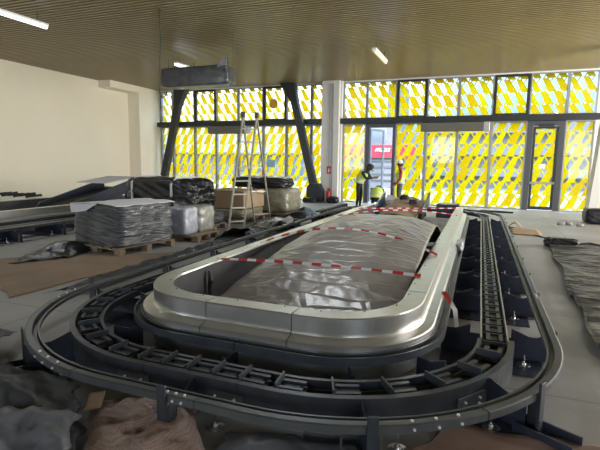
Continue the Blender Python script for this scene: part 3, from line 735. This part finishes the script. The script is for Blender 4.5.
# long carton on wrapped goods
pallet((-6.40, 11.4, 0), 0, 'wooden pallet under the long brown carton', 1.28, 1.3)
tag(lump('wrapped_goods', 'tan_wrap', (-6.40, 11.4, 0.14), (1.26, 1.25, 0.26), 'tan plastic-wrapped pallet load beneath the long brown carton', 'wrapped goods', 14, 0.05, power=0.3))
ct = empty('carton', (-6.40, 11.4, 0.40), 'long brown cardboard carton behind the stepladder', 'carton')
MB().bx(-0.62, 0.62, -0.62, 0.62, 0, 0.47).build('box_body', 'cardboard', ct, bevel=0.012)
MB().bx(-0.61, -0.005, -0.625, 0.625, 0.47, 0.478).build('flap', 'cardboard', ct); MB().bx(0.005, 0.61, -0.625, 0.625, 0.47, 0.478).build('flap', 'cardboard', ct)
pallet((-6.0, 13.2, 0), 0.0, 'wooden pallet under the load beside stepladder, farthest back', 1.4, 1.3)
tag(lump('wrapped_goods', 'tan_wrap', (-5.98, 13.2, 0.14), (1.36, 1.25, 0.72), 'tan plastic-wrapped load behind the stepladder feet', 'wrapped goods', 21, 0.06, power=0.3))
tag(lump('black_bundle', 'black_film', (-6.35, 13.15, 0.86), (1.75, 1.1, 0.34), 'black plastic draped over top of the load behind stepladder', 'wrapped goods', 23, 0.12, power=0.5))

# stepladder
ld = empty('stepladder', (-5.3, 10.2, 0), 'tall aluminium A-frame stepladder standing beside the carton', 'ladder')
lo = Vector((-5.3, 10.2, 0))
T1, T2 = Vector((-5.32, 9.9, 2.72)) - lo, Vector((-5.06, 10.1, 2.72)) - lo
F1, F2, B1, B2 = Vector((-5.2, 8.94, 0)) - lo, Vector((-4.98, 9.25, 0)) - lo, Vector((-5.41, 10.71, 0)) - lo, Vector((-5.15, 11.15, 0)) - lo
for a, b2 in ((F1, T1), (F2, T2)): MB().bar(a, b2, 0.028, 0.07).build('front_rail', 'ladder_alu', ld)
for a, b2 in ((B1, T1), (B2, T2)): MB().bar(a, b2, 0.028, 0.06).build('rear_rail', 'ladder_alu', ld)
for k in range(1, 9):
    t = k / 9; MB().bar(F1.lerp(T1, t), F2.lerp(T2, t), 0.06, 0.026).build('step', 'ladder_alu', ld)
for k in (1, 3, 5, 7):
    t = k / 9; MB().bar(B1.lerp(T1, t), B2.lerp(T2, t), 0.03, 0.022).build('brace', 'ladder_alu', ld)
for p in (T1, T2): MB().bar(p - Vector((0, 0, 0.04)), p + Vector((0, 0, 0.10)), 0.07, 0.09).build('top_cap', 'charcoal', ld)
for p in (F1, F2, B1, B2): MB().bx(p.x - 0.03, p.x + 0.03, p.y - 0.04, p.y + 0.04, 0, 0.06).build('rubber_foot', 'black_rubber', ld)
MB().tube([F2.lerp(T2, 0.42), (F2.lerp(T2, 0.42) + B2.lerp(T2, 0.3)) / 2 - Vector((0, 0, 0.1)), B2.lerp(T2, 0.3)], 0.01, 6).build('spreader', 'charcoal', ld)

# ------------------------------------------------------------------ floor litter, left
flat = lambda amp, f, sd, b=0.012: (lambda u, v, x, y: b + max(0, amp * ridged(x, y, sd, f)))
sheet('cardboard_floor_sheet', 'cardboard_floor', [(-5.15, 3.7), (-4.82, 6.9), (-5.9, 6.2), (-7.6, 4.9)], 24, 24, lambda u, v, x, y: 0.012 + 0.008 * nz(x, y, 1, 1.3), 'large flat brown cardboard sheet on floor left of carousel', 'cardboard', edge=0.03, seed=3, thick=0.012)
sheet('plastic_strip', 'dark_film', [(-4.68, 3.9), (-4.42, 4.4), (-4.62, 9.0), (-4.95, 9.0)], 10, 70, flat(0.05, 2.2, 6, 0.03), 'long dark plastic strip on floor along left carousel rail', 'plastic sheet', edge=0.08, seed=6)
sheet('tarpaulin_heap', 'black_film', [(-6.75, 4.9), (-6.25, 5.6), (-6.7, 6.7), (-7.5, 6.4)], 30, 30, lambda u, v, x, y: 0.02 + 0.20 * sm(v * 1.2) * math.sin(PI * u) * math.sin(PI * min(1, v)) + 0.03 * max(0, ridged(x, y, 9, 2.5)), 'crumpled black tarpaulin heap on floor before left carousel', 'tarpaulin', edge=0.12, seed=7)
sheet('plastic_sheet', 'black_film', [(-5.05, 8.2), (-4.25, 8.6), (-4.2, 10.9), (-4.95, 11.2)], 30, 50, lambda u, v, x, y: 0.03 + 0.16 * max(0, math.sin(PI * u)) * max(0, ridged(x, y, 12, 1.1)), 'crumpled black plastic sheet on floor at stepladder foot', 'plastic sheet', edge=0.15, seed=12)
sheet('plastic_sheet', 'pale_film', [(-4.62, 9.4), (-4.15, 9.7), (-4.1, 12.2), (-4.55, 12.3)], 20, 50, lambda u, v, x, y: 0.16 + 0.10 * max(0, ridged(x, y, 15, 1.6)), 'shiny pale plastic sheet on floor between stepladder and left curb', 'plastic sheet', edge=0.15, seed=15)
sheet('plastic_sheet', 'black_film', [(-4.7, 10.6), (-4.0, 10.8), (-3.98, 11.9), (-4.6, 12.0)], 24, 24, lambda u, v, x, y: 0.20 + 0.22 * math.sin(PI * u) * math.sin(PI * v) + 0.06 * max(0, ridged(x, y, 19, 1.6)), 'black plastic heap beside left curb behind the pale sheet', 'plastic sheet', edge=0.12, seed=19)
for k, (x, y0, y1, z) in enumerate(((-4.35, 12.3, 15.4, 0.0), (-4.18, 12.6, 15.7, 0.0), (-4.30, 12.5, 15.5, 0.14), (-4.62, 12.9, 15.3, 0.0))):
    lb = ['black metal rail on floor by far left curb, second from the wall side', 'black metal rail on floor by far left curb, closest to the carousel', 'black metal rail on top of the other rails by far left curb', 'black metal rail on floor by far left curb, farthest from the carousel'][k]
    o = MB().box((0, 0, 0.065), (0.13, y1 - y0, 0.13)).build('metal_rail', 'black_rubber', loc=(x, (y0 + y1) / 2, z), bevel=0.012); tag(o, lb, 'metal rail', 'spare rails by the left curb')
o = MB().tube([(0, 0, 0), (0.3, 0.5, 0.12), (0.2, 1.1, 0.1)], 0.03).build('hose', 'black_rubber', loc=(-4.95, 13.3, 0.04)); tag(o, 'black hose end on floor beside spare rails', 'hose')
mb = MB()
for k in range(7): mb.tube([(0.25 * k - 0.8, 0, 0.03 * (k % 2)), (0.25 * k - 0.5, 0.3, 0.05 + 0.02 * k % 0.06)], 0.035, 6)
tag(mb.build('cable_bundle', 'black_rubber', loc=(-13.0, 9.6, 0.55)), 'black cable bundle lying on the far curb of the left carousel', 'cable')

# ------------------------------------------------------------------ foreground litter
def fgz(a, cx, cy, rx, ry, sd, f=2.2, am=0.12, b=0.01):
    return lambda u, v, x, y: b + a * math.exp(-((x - cx) / rx) ** 2 - ((y - cy) / ry) ** 2) + am * max(0, ridged(x, y, sd, f)) * (0.35 + 0.65 * math.sin(PI * u) * math.sin(PI * v))
sheet('plastic_sheet', 'dark_film', [(-3.0, 1.0), (-1.85, 1.65), (-2.55, 2.3), (-4.2, 2.4)], 60, 50, fgz(0.10, -2.7, 1.9, 0.5, 0.4, 31), 'dark crumpled plastic sheet heap in the bottom left corner', 'plastic sheet', edge=0.12, seed=31)
sheet('plastic_sheet', 'slate_film', [(-2.5, 1.2), (-1.8, 1.5), (-2.1, 1.86), (-2.75, 1.75)], 50, 40, fgz(0.05, -2.15, 1.72, 0.3, 0.22, 34, 2.6, 0.08, 0.13), 'slate grey plastic sheet on top of the dark heap', 'plastic sheet', edge=0.12, seed=34)
sheet('plastic_sheet', 'slate_film', [(-4.3, 1.9), (-3.45, 2.2), (-3.7, 2.75), (-4.6, 2.8)], 40, 30, fgz(0.18, -3.8, 2.4, 0.5, 0.35, 37, 2.4, 0.10, 0.02), 'grey plastic sheet at the left edge beside carousel rail', 'plastic sheet', edge=0.12, seed=37)
sheet('bubble_wrap', 'bubble_wrap', [(-1.85, 1.60), (-1.22, 1.9), (-1.62, 2.34), (-2.30, 2.22)], 50, 40, fgz(0.10, -1.75, 2.1, 0.3, 0.3, 41, 2.3, 0.10, 0.01), 'brown bubble wrap sheet on floor before the front rail', 'bubble wrap', edge=0.07, seed=41)
sheet('cardboard_strip', 'cardboard', [(-2.22, 2.03), (-2.12, 2.07), (-2.24, 2.24), (-2.34, 2.20)], 6, 6, lambda u, v, x, y: 0.10 + 0.02 * u, 'small cardboard strip at left edge of brown bubble wrap', 'cardboard', edge=0.04, seed=43, thick=0.01)
sheet('plastic_sheet', 'slate_film', [(-1.35, 1.9), (-0.45, 2.0), (-0.55, 2.42), (-1.3, 2.28)], 40, 26, fgz(0.03, -0.9, 2.2, 0.3, 0.2, 47, 2.0, 0.06, 0.01), 'thin grey plastic sheet on floor under the middle of front rail', 'plastic sheet', edge=0.12, seed=47)
sheet('plastic_sheet', 'brown_film', [(-0.35, 2.1), (0.95, 2.6), (1.05, 2.98), (-0.15, 2.92)], 60, 30, lambda u, v, x, y: 0.004 + 0.02 * max(0, ridged(x * 0.5, y * 2.2, 51, 1.8)), 'brown plastic sheet on floor in the bottom right foreground', 'plastic sheet', edge=0.10, seed=51)

# ------------------------------------------------------------------ right floor litter
sheet('plastic_sheet', 'floor_film', [(1.12, 4.4), (3.6, 4.6), (3.4, 10.9), (1.35, 10.6)], 60, 150, lambda u, v, x, y: 0.01 + 0.05 * max(0, ridged(x * 0.45 + y * 0.2, y * 1.5, 61, 1.3)), 'large wavy dark plastic sheet on floor at right', 'plastic sheet', edge=0.05, seed=61)
tag(lump('black_bundle', 'black_film', (1.62, 10.62, 0.02), (0.50, 0.34, 0.16), 'rolled black plastic bundle on floor at edge of the dark sheet', 'plastic bundle', 25, 0.3))
mb = MB(); mb.tube([(0, 0, 0.05), (0.3, 0.08, 0.09), (0.6, 0.0, 0.04), (0.95, 0.06, 0.05)], [0.05, 0.04, 0.05, 0.02])
tag(mb.build('plastic_rope', 'black_rubber', loc=(1.85, 10.62, 0)), 'twisted black plastic strand beside the rolled black bundle', 'plastic strand')
sheet('cardboard_scrap', 'cardboard', [(0.78, 12.1), (1.45, 12.1), (1.42, 12.75), (0.80, 12.9)], 10, 10, lambda u, v, x, y: 0.015 + 0.05 * v, 'flat brown cardboard scrap on floor right of carousel', 'cardboard', edge=0.06, seed=71, thick=0.012)
sheet('cardboard_scrap', 'cardboard', [(0.75, 13.2), (1.1, 13.1), (1.12, 13.55), (0.8, 13.6)], 10, 10, lambda u, v, x, y: 0.015 + 0.14 * math.sin(PI * u), 'small folded cardboard scrap behind the flat brown scrap', 'cardboard', edge=0.06, seed=73, thick=0.012)
for k, (x, y, lb) in enumerate(((2.2, 14.7, 'pale rubble piece on right floor, left of three'), (2.42, 14.8, 'pale rubble piece on right floor, middle of three'), (2.65, 14.6, 'pale rubble piece on right floor, right of three'))):
    o = lump('rubble_piece', 'concrete', (x, y, 0), (0.14, 0.11, 0.08), lb, 'rubble', 80 + k, 0.3, sub=3); o['group'] = 'rubble pieces on the right floor'
mb = MB(); mb.tube([(-1.0, 0.6, 0.012), (-0.1, 0.1, 0.012), (0.3, -1.2, 0.012), (0.9, -2.2, 0.012), (1.7, -3.3, 0.012), (2.4, -4.6, 0.012)], 0.014, 6)
tag(mb.build('floor_cable', 'black_rubber', loc=(1.0, 13.3, 0)), 'thin dark cable lying on floor right of carousel', 'cable')
mb = MB(); mb.box((0, 0, 0.03), (1.1, 0.12, 0.06), Matrix.Rotation(-0.18, 3, 'Z'))
tag(mb.build('timber_batten', 'charcoal', loc=(0.6, 17.6, 0)), 'dark batten lying on floor before the right glass front', 'batten')

# ------------------------------------------------------------------ raking columns, units, lamps
def rake(top, bot, Y, label, base=None):
    r = empty('raking_column', (bot[0], Y, 0), label, 'column', 'raking columns before the glass front')
    ox = bot[0]
    MB().prism([(top[0] - 0.33 - ox, 4.99), (top[0] + 0.33 - ox, 4.99), (top[1] + 0.16 - ox, 4.2), (top[1] - 0.16 - ox, 4.2)], -0.16, 0.16).build('head_plate', 'charcoal', r, bevel=0.01)
    MB().prism([(top[1] - 0.155 - ox, 4.2), (top[1] + 0.155 - ox, 4.2), (0.16, 0.0), (-0.16, 0.0)], -0.14, 0.14).build('shaft', 'charcoal', r, bevel=0.015)
    if base: MB().prism([(-0.42, 0), (0.28, 0), (0.28, 0.45), (0.12, 0.78), (-0.26, 0.78), (-0.42, 0.6)], -0.3, 0.3).build('base_shroud', 'charcoal', r, bevel=0.03)
    return r
rake((-13.3, -13.5), (-14.62, 0), 18.7, 'dark raking steel column before the left end of glass front')
rake((-7.88, -7.55), (-6.45, 0), 18.7, 'dark raking steel column with boxed foot beside the white pier', base=True)
def air_curtain(x0, x1, label, g='air curtains under the transom'):
    r = empty('air_curtain', ((x0 + x1) / 2, 18.92, 2.92), label, 'air curtain', g); h = (x1 - x0) / 2
    MB().bx(-h, h - 0.22, -0.14, 0.14, 0, 0.32).build('housing', 'unit_grey', r, bevel=0.02)
    MB().bx(h - 0.22, h, -0.15, 0.15, -0.01, 0.33).build('end_cap', 'galvanised', r, bevel=0.02)
    MB().bx(-h + 0.05, h - 0.27, -0.10, -0.02, -0.012, 0.0).build('outlet', 'charcoal', r)
air_curtain(-11.94, -9.8, 'grey air curtain box under transom of the left glass front')
air_curtain(-2.28, 0.22, 'grey air curtain box under transom of the right glass front')
ac = empty('ceiling_unit', (-8.62, 13, 4.0), 'dark plastic-wrapped air unit hanging from the ceiling', 'air unit')
lump('unit_body', 'grey_wrap', (0, 0, 0), (2.45, 0.6, 0.60), seed=44, amp=0.02, parent=ac, flat=False, power=0.18)
for sx in (-1.1, 1.1): MB().tube([(sx, 0, 0.55), (sx, 0, 0.98)], 0.012, 6).build('hanger_rod', 'charcoal', ac)
mb = MB(); mb.add([(0.9, -0.32, 0.5), (1.22, -0.32, 0.55), (1.28, -0.30, 0.82), (1.06, -0.30, 0.74)], [(0, 1, 2, 3)]); mb.build('loose_flap', 'pale_film', ac, solid=0.004)
def lamp(x, y0, y1, z, m, label, watts=60):
    r = empty('tube_light', (x, (y0 + y1) / 2, z), label, 'tube light', 'tube lights on the ceiling'); L = (y1 - y0) / 2
    MB().box((0, 0, 0.045), (0.13, 2 * L, 0.05)).build('housing', 'white', r, bevel=0.01)
    MB().tube([(0, -L + 0.02, 0.0), (0, L - 0.02, 0.0)], 0.05, 10).build('tube', m, r)
    l = bpy.data.lights.new('tube_glow', 'AREA'); l.shape = 'RECTANGLE'; l.size = 0.1; l.size_y = 2 * L - 0.1; l.energy = watts; l.color = (0.92, 0.97, 1.0)
    lo_ = bpy.data.objects.new('tube_glow', l); C.objects.link(lo_); lo_.parent = r; lo_.location = (0, 0, -0.06)
    for s in (-1, 1): MB().tube([(0, s * (L - 0.25), 0.07), (0, s * (L - 0.25), CEIL - z)], 0.008, 6).build('hanger', 'charcoal', r)
lamp(-9.8, 6.6, 8.5, 4.75, 'tube_glow', 'lit white tube light under ceiling at the upper left')
lamp(-2.94, 13.06, 14.75, 4.75, 'tube_dim', 'dim yellowish tube light under the ceiling near the middle', 12)
lamp(-9.5, 13.06, 14.4, 4.78, 'tube_glow', 'lit tube light just above the wrapped ceiling unit', 25)
lamp(-2.94, 6.6, 8.5, 4.75, 'tube_glow', 'added tube light over the carousel, unseen above the frame', 80)  # unseen lamp added for overhead light on the carousel
lamp(3.9, 6.6, 8.5, 4.75, 'tube_glow', 'added tube light over the right floor, unseen above the frame', 60)  # also added for overhead light, follows the spacing of the visible lamps
mb = MB(); mb.tube([(0, 0, 1.95), (0.02, 0, 1.2), (-0.04, 0, 0.5), (-0.05, 0, 0.12), (0.02, 0, 0.0), (0.12, 0, 0.04), (0.16, 0, 0.15)], 0.011, 6)
tag(mb.build('hanging_cable', 'black_rubber', loc=(-6.95, 9.0, 3.08)), 'thin dark cable hanging from ceiling at left with looped end', 'cable')
mb = MB(); mb.tube([(0, 0, 0), (0.01, 0, 0.9)], 0.006, 6); tag(mb.build('hanging_wire', 'black_rubber', loc=(-6.2, 11.0, 4.13)), 'thin wire hanging from ceiling above the wrapped air unit', 'cable')

# ------------------------------------------------------------------ small wall items
fe = empty('fire_extinguisher', (-5.95, 18.62, 0), 'red fire extinguisher standing at foot of the white pier', 'fire extinguisher')
MB().lathe((0, 0, 0), [(0.085, 0), (0.09, 0.02), (0.09, 0.40), (0.06, 0.47), (0.03, 0.49), (0.03, 0.53)], 16).build('cylinder', 'red', fe, smooth=True)
MB().box((0.01, 0, 0.56), (0.13, 0.03, 0.04)).build('valve_handle', 'black_rubber', fe)
MB().tube([(0.05, 0, 0.53), (0.12, 0, 0.48), (0.13, 0, 0.3), (0.11, 0, 0.12)], 0.014, 6).build('hose', 'black_rubber', fe)
tag(lump('tool_bag', 'black_rubber', (-6.62, 18.15, 0), (0.5, 0.35, 0.2), 'black bag on floor by the boxed column foot', 'bag', 91, 0.2))
tag(lump('tool_bag', 'black_film', (-5.65, 18.35, 0), (0.42, 0.35, 0.26), 'black bag on floor right of the fire extinguisher', 'bag', 92, 0.2))
sg = empty('fire_sign', (-6.0, 18.79, 1.35), 'small red extinguisher sign on the white pier', 'sign')
MB().bx(-0.09, 0.09, -0.004, 0.004, -0.16, 0.16).build('plate', 'red', sg)
mb = MB(); mb.bx(-0.03, 0.02, -0.007, -0.004, -0.10, 0.04); mb.bx(-0.02, 0.01, -0.007, -0.004, 0.05, 0.09); mb.bx(0.03, 0.05, -0.007, -0.004, -0.05, 0.06); mb.build('pictogram', 'white', sg)
mb = MB(); mb.tube([(0, 0, 0), (0, -0.004, 0)], 0.22, 24); tag(mb.build('round_sticker', 'orange', loc=(-8.82, FY - 0.03, 4.24)), 'round orange sticker on upper pane beside right raking column', 'sticker')
mb = MB(); mb.bx(-0.2, 0.2, -0.003, 0.003, -0.16, 0.16); tag(mb.build('notice_sheet', 'sky_blue', loc=(-8.92, FY - 0.03, 1.58)), 'pale blue notice sheet on left glass behind the stepladder', 'notice')

# ------------------------------------------------------------------ workers
def seg_dist(p, a, b):
    ab = b - a; t = max(0, min(1, (p - a).dot(ab) / max(1e-9, ab.length_squared))); return (p - (a + ab * t)).length
def person(loc, rz, J, clothes, label, hat=None, vest=True):
    """J: joints in the figure's own frame (x = its left, -y = its front)"""
    r = empty('person', loc, label, 'person', rz=rz)
    V = {k: Vector(v) for k, v in J.items()}
    names = ['pelvis', 'waist', 'chest', 'neck', 'head', 'crown']; rad = {'pelvis': .145, 'waist': .135, 'chest': .155, 'neck': .06, 'head': .085, 'crown': .07}
    edges = [('pelvis', 'waist'), ('waist', 'chest'), ('chest', 'neck'), ('neck', 'head'), ('head', 'crown')]
    for s in 'lr':
        for n_, rr_ in (('shoulder', .075), ('elbow', .05), ('wrist', .033), ('palm', .036), ('hip', .10), ('knee', .068), ('ankle', .045), ('toe', .04)): names.append(n_ + s); rad[n_ + s] = rr_
        edges += [('chest', 'shoulder' + s), ('shoulder' + s, 'elbow' + s), ('elbow' + s, 'wrist' + s), ('wrist' + s, 'palm' + s), ('pelvis', 'hip' + s), ('hip' + s, 'knee' + s), ('knee' + s, 'ankle' + s), ('ankle' + s, 'toe' + s)]
        hd = (V['palm' + s] - V['wrist' + s]).normalized(); sd = hd.cross(Vector((0, 1, 0.3))).normalized()
        for k, (o_, L_) in enumerate(((-0.03, 0.07), (-0.01, 0.085), (0.01, 0.08), (0.03, 0.06))):
            a = 'f%d%s' % (k, s); b_ = 'g%d%s' % (k, s)
            V[a] = V['palm' + s] + sd * o_ * 1.1 + hd * 0.045; V[b_] = V[a] + hd * L_ * 0.7 + Vector((0, -0.015, -0.012)); rad[a] = .010; rad[b_] = .008; names += [a, b_]; edges += [('palm' + s, a), (a, b_)]
        V['t0' + s] = V['wrist' + s].lerp(V['palm' + s], 0.5) + sd * -0.05; V['t1' + s] = V['t0' + s] + hd * 0.05 - sd * 0.01; rad['t0' + s] = .011; rad['t1' + s] = .009; names += ['t0' + s, 't1' + s]
        edges += [('palm' + s, 't0' + s), ('t0' + s, 't1' + s)]
    idx = {n_: i for i, n_ in enumerate(names)}
    me = bpy.data.meshes.new('body'); me.from_pydata([V[n_] for n_ in names], [(idx[a], idx[b_]) for a, b_ in edges], [])
    o = bpy.data.objects.new('body', me); C.objects.link(o)
    md = o.modifiers.new('skin', 'SKIN'); md.branch_smoothing = 0.4
    for n_ in names: 
        sv = me.skin_vertices[0].data[idx[n_]]; sv.radius = (rad[n_], rad[n_] * (0.75 if n_ in ('chest', 'waist', 'pelvis') else 1)); sv.use_root = n_ == 'pelvis'
    o.modifiers.new('sub', 'SUBSURF').levels = 1
    bake(o)
    # head detail: nose, ears, eyes and mouth welded into the same body mesh
    hc = (V['head'] + V['crown']) / 2; upv = (V['crown'] - V['head']).normalized(); fw = Vector(J.get('look', (0, -1, 0))).normalized(); sdv = fw.cross(upv).normalized()
    bm = bmesh.new(); bm.from_mesh(o.data)
    for f in bm.faces:
        c = f.calc_center_median(); best = min(((seg_dist(c, V[a], V[b_]) / max(0.03, (rad[a] + rad[b_]) / 2), a, b_) for a, b_ in edges), key=lambda t: t[0])
        a = best[1]
        if a in ('head', 'neck') or a.startswith(('palm', 'wrist', 'f', 't', 'g')): f.material_index = 0
        elif a.startswith(('hip', 'knee')) or (a == 'pelvis' and best[2].startswith('hip')): f.material_index = 2
        elif a.startswith('ankle'): f.material_index = 3
        else: f.material_index = 1
        f.smooth = True
    def ball(c, rr_, mi):
        g = bmesh.ops.create_uvsphere(bm, u_segments=8, v_segments=6, radius=rr_, matrix=Matrix.Translation(c))
        for f in set(f for v in g['verts'] for f in v.link_faces): f.material_index = mi; f.smooth = True
    ball(hc + fw * 0.10 - upv * 0.01, 0.018, 0); 
    for s in (-1, 1): ball(hc + sdv * 0.095 * s, 0.025, 0); ball(hc + fw * 0.085 + sdv * 0.03 * s + upv * 0.02, 0.012, 3)
    ball(hc + fw * 0.08 - upv * 0.055, 0.014, 1)
    o.data.materials.clear()
    for m in clothes: o.data.materials.append(MATS[m])
    bm.to_mesh(o.data); bm.free()
    o.parent = r
    if vest:
        ax = [V['pelvis'].lerp(V['waist'], 0.1), V['waist'], V['chest'], V['chest'].lerp(V['neck'], 0.55)]
        def shell(ts, grow, nm, m, par):
            vs = []; n = 16
            for t, (rx, ry) in ts:
                i = min(2, int(t)); p = ax[i].lerp(ax[i + 1], t - i); d = (ax[i + 1] - ax[i]).normalized(); xx = Vector((1, 0, 0)); yy = d.cross(xx).normalized()
                vs += [p + xx * (rx + grow) * math.cos(2 * PI * k / n) + yy * (ry + grow) * math.sin(2 * PI * k / n) for k in range(n)]
            fs = [(i * n + k, i * n + (k + 1) % n, (i + 1) * n + (k + 1) % n, (i + 1) * n + k) for i in range(len(ts) - 1) for k in range(n)]
            mb = MB(); mb.add(vs, fs); return mb.build(nm, m, par, smooth=True, solid=0.008)
        prof_ = [(0.0, (.20, .15)), (0.6, (.20, .15)), (1.2, (.21, .16)), (1.8, (.225, .165)), (2.4, (.215, .14)), (3.0, (.12, .10))]
        vo = shell(prof_, 0.0, 'hivis_vest', 'hivis', r)
        shell([(0.30, (.20, .15)), (0.55, (.20, .15))], 0.008, 'reflective_band', 'reflective', vo); shell([(1.0, (.208, .158)), (1.25, (.21, .16))], 0.008, 'reflective_band', 'reflective', vo)
    if hat:
        pr = [(0.125, -0.005), (0.122, 0.02), (0.115, 0.06), (0.085, 0.105), (0.03, 0.125)]
        mb = MB(); mb.lathe((0, 0, 0), pr, 16); mb.box((0, 0, 0) , (0.001, 0.001, 0.001)) if False else None
        bc = fw * 0.13; mb.box(bc, (0.14, 0.10, 0.014) if abs(fw.y) > abs(fw.x) else (0.10, 0.14, 0.014))
        h = mb.build('safety_helmet' if hat == 'white' else 'cap', hat, r, smooth=False); h.location = hc + upv * 0.035
        q = Vector((0, 0, 1)).rotation_difference(upv); h.rotation_mode = 'QUATERNION'; h.rotation_quaternion = q
    hr = MB(); hr.lathe((0, 0, 0), [(0.085, -0.07), (0.105, -0.02), (0.105, 0.05), (0.07, 0.09)], 12); ho = hr.build('hair', 'black_rubber', r, smooth=True); ho.location = hc - fw * 0.028
    return r
base = dict(pelvis=(0, 0, .93), waist=(0, 0, 1.10), chest=(0, 0, 1.32), neck=(0, -.01, 1.49), head=(0, -.03, 1.58), crown=(0, -.03, 1.70),
            shoulderl=(.19, 0, 1.40), shoulderr=(-.19, 0, 1.40), elbowl=(.24, -.03, 1.13), elbowr=(-.24, -.03, 1.13), wristl=(.22, -.18, .92), wristr=(-.22, -.18, .92), palml=(.21, -.24, .86), palmr=(-.21, -.24, .86),
            hipl=(.10, 0, .88), hipr=(-.10, 0, .88), kneel=(.11, -.03, .48), kneer=(-.11, -.02, .48), anklel=(.11, .01, .08), ankler=(-.11, .03, .08), toel=(.12, -.16, .04), toer=(-.12, -.14, .04), look=(0, -1, 0))
bent = dict(base); bent.update(waist=(0, -.04, 1.09), chest=(0, -.17, 1.27), neck=(0, -.30, 1.39), head=(0, -.37, 1.44), crown=(0, -.43, 1.54), shoulderl=(.19, -.20, 1.34), shoulderr=(-.19, -.20, 1.34),
    elbowl=(.22, -.36, 1.12), elbowr=(-.22, -.36, 1.12), wristl=(.14, -.55, 1.15), wristr=(-.14, -.55, 1.12), palml=(.11, -.61, 1.16), palmr=(-.11, -.61, 1.13), look=(0, -1, -.5))
person((-4.12, 16.6, 0), math.radians(78), bent, ['skin', 'cloth_dark', 'cloth_dark', 'black_rubber'], 'worker in yellow-green vest and dark cap bending forward left of open door', 'cloth_dark')
person((-2.68, 16.8, 0), math.radians(-72), dict(base), ['skin', 'cloth_red', 'cloth_grey', 'black_rubber'], 'worker in red sleeves, yellow-green vest and white helmet, right of open door', 'white')
cr = dict(base); cr.update(pelvis=(0, .10, .38), waist=(0, .02, .52), chest=(0, -.16, .68), neck=(0, -.31, .74), head=(0, -.39, .74), crown=(0, -.50, .78), shoulderl=(.19, -.19, .72), shoulderr=(-.19, -.19, .72),
    elbowl=(.24, -.33, .50), elbowr=(-.24, -.33, .50), wristl=(.16, -.50, .36), wristr=(-.16, -.50, .36), palml=(.14, -.56, .32), palmr=(-.14, -.56, .32), hipl=(.10, .08, .36), hipr=(-.10, .08, .36),
    kneel=(.16, -.28, .46), kneer=(-.16, -.28, .46), anklel=(.13, .0, .09), ankler=(-.13, .0, .09), toel=(.14, -.17, .04), toer=(-.14, -.17, .04), look=(0, -1, -.4))
person((-3.42, 16.3, 0.0), math.radians(180), cr, ['skin', 'cloth_dark', 'cloth_dark', 'black_rubber'], 'worker in yellow-green vest crouching with back turned between two standing workers', None)
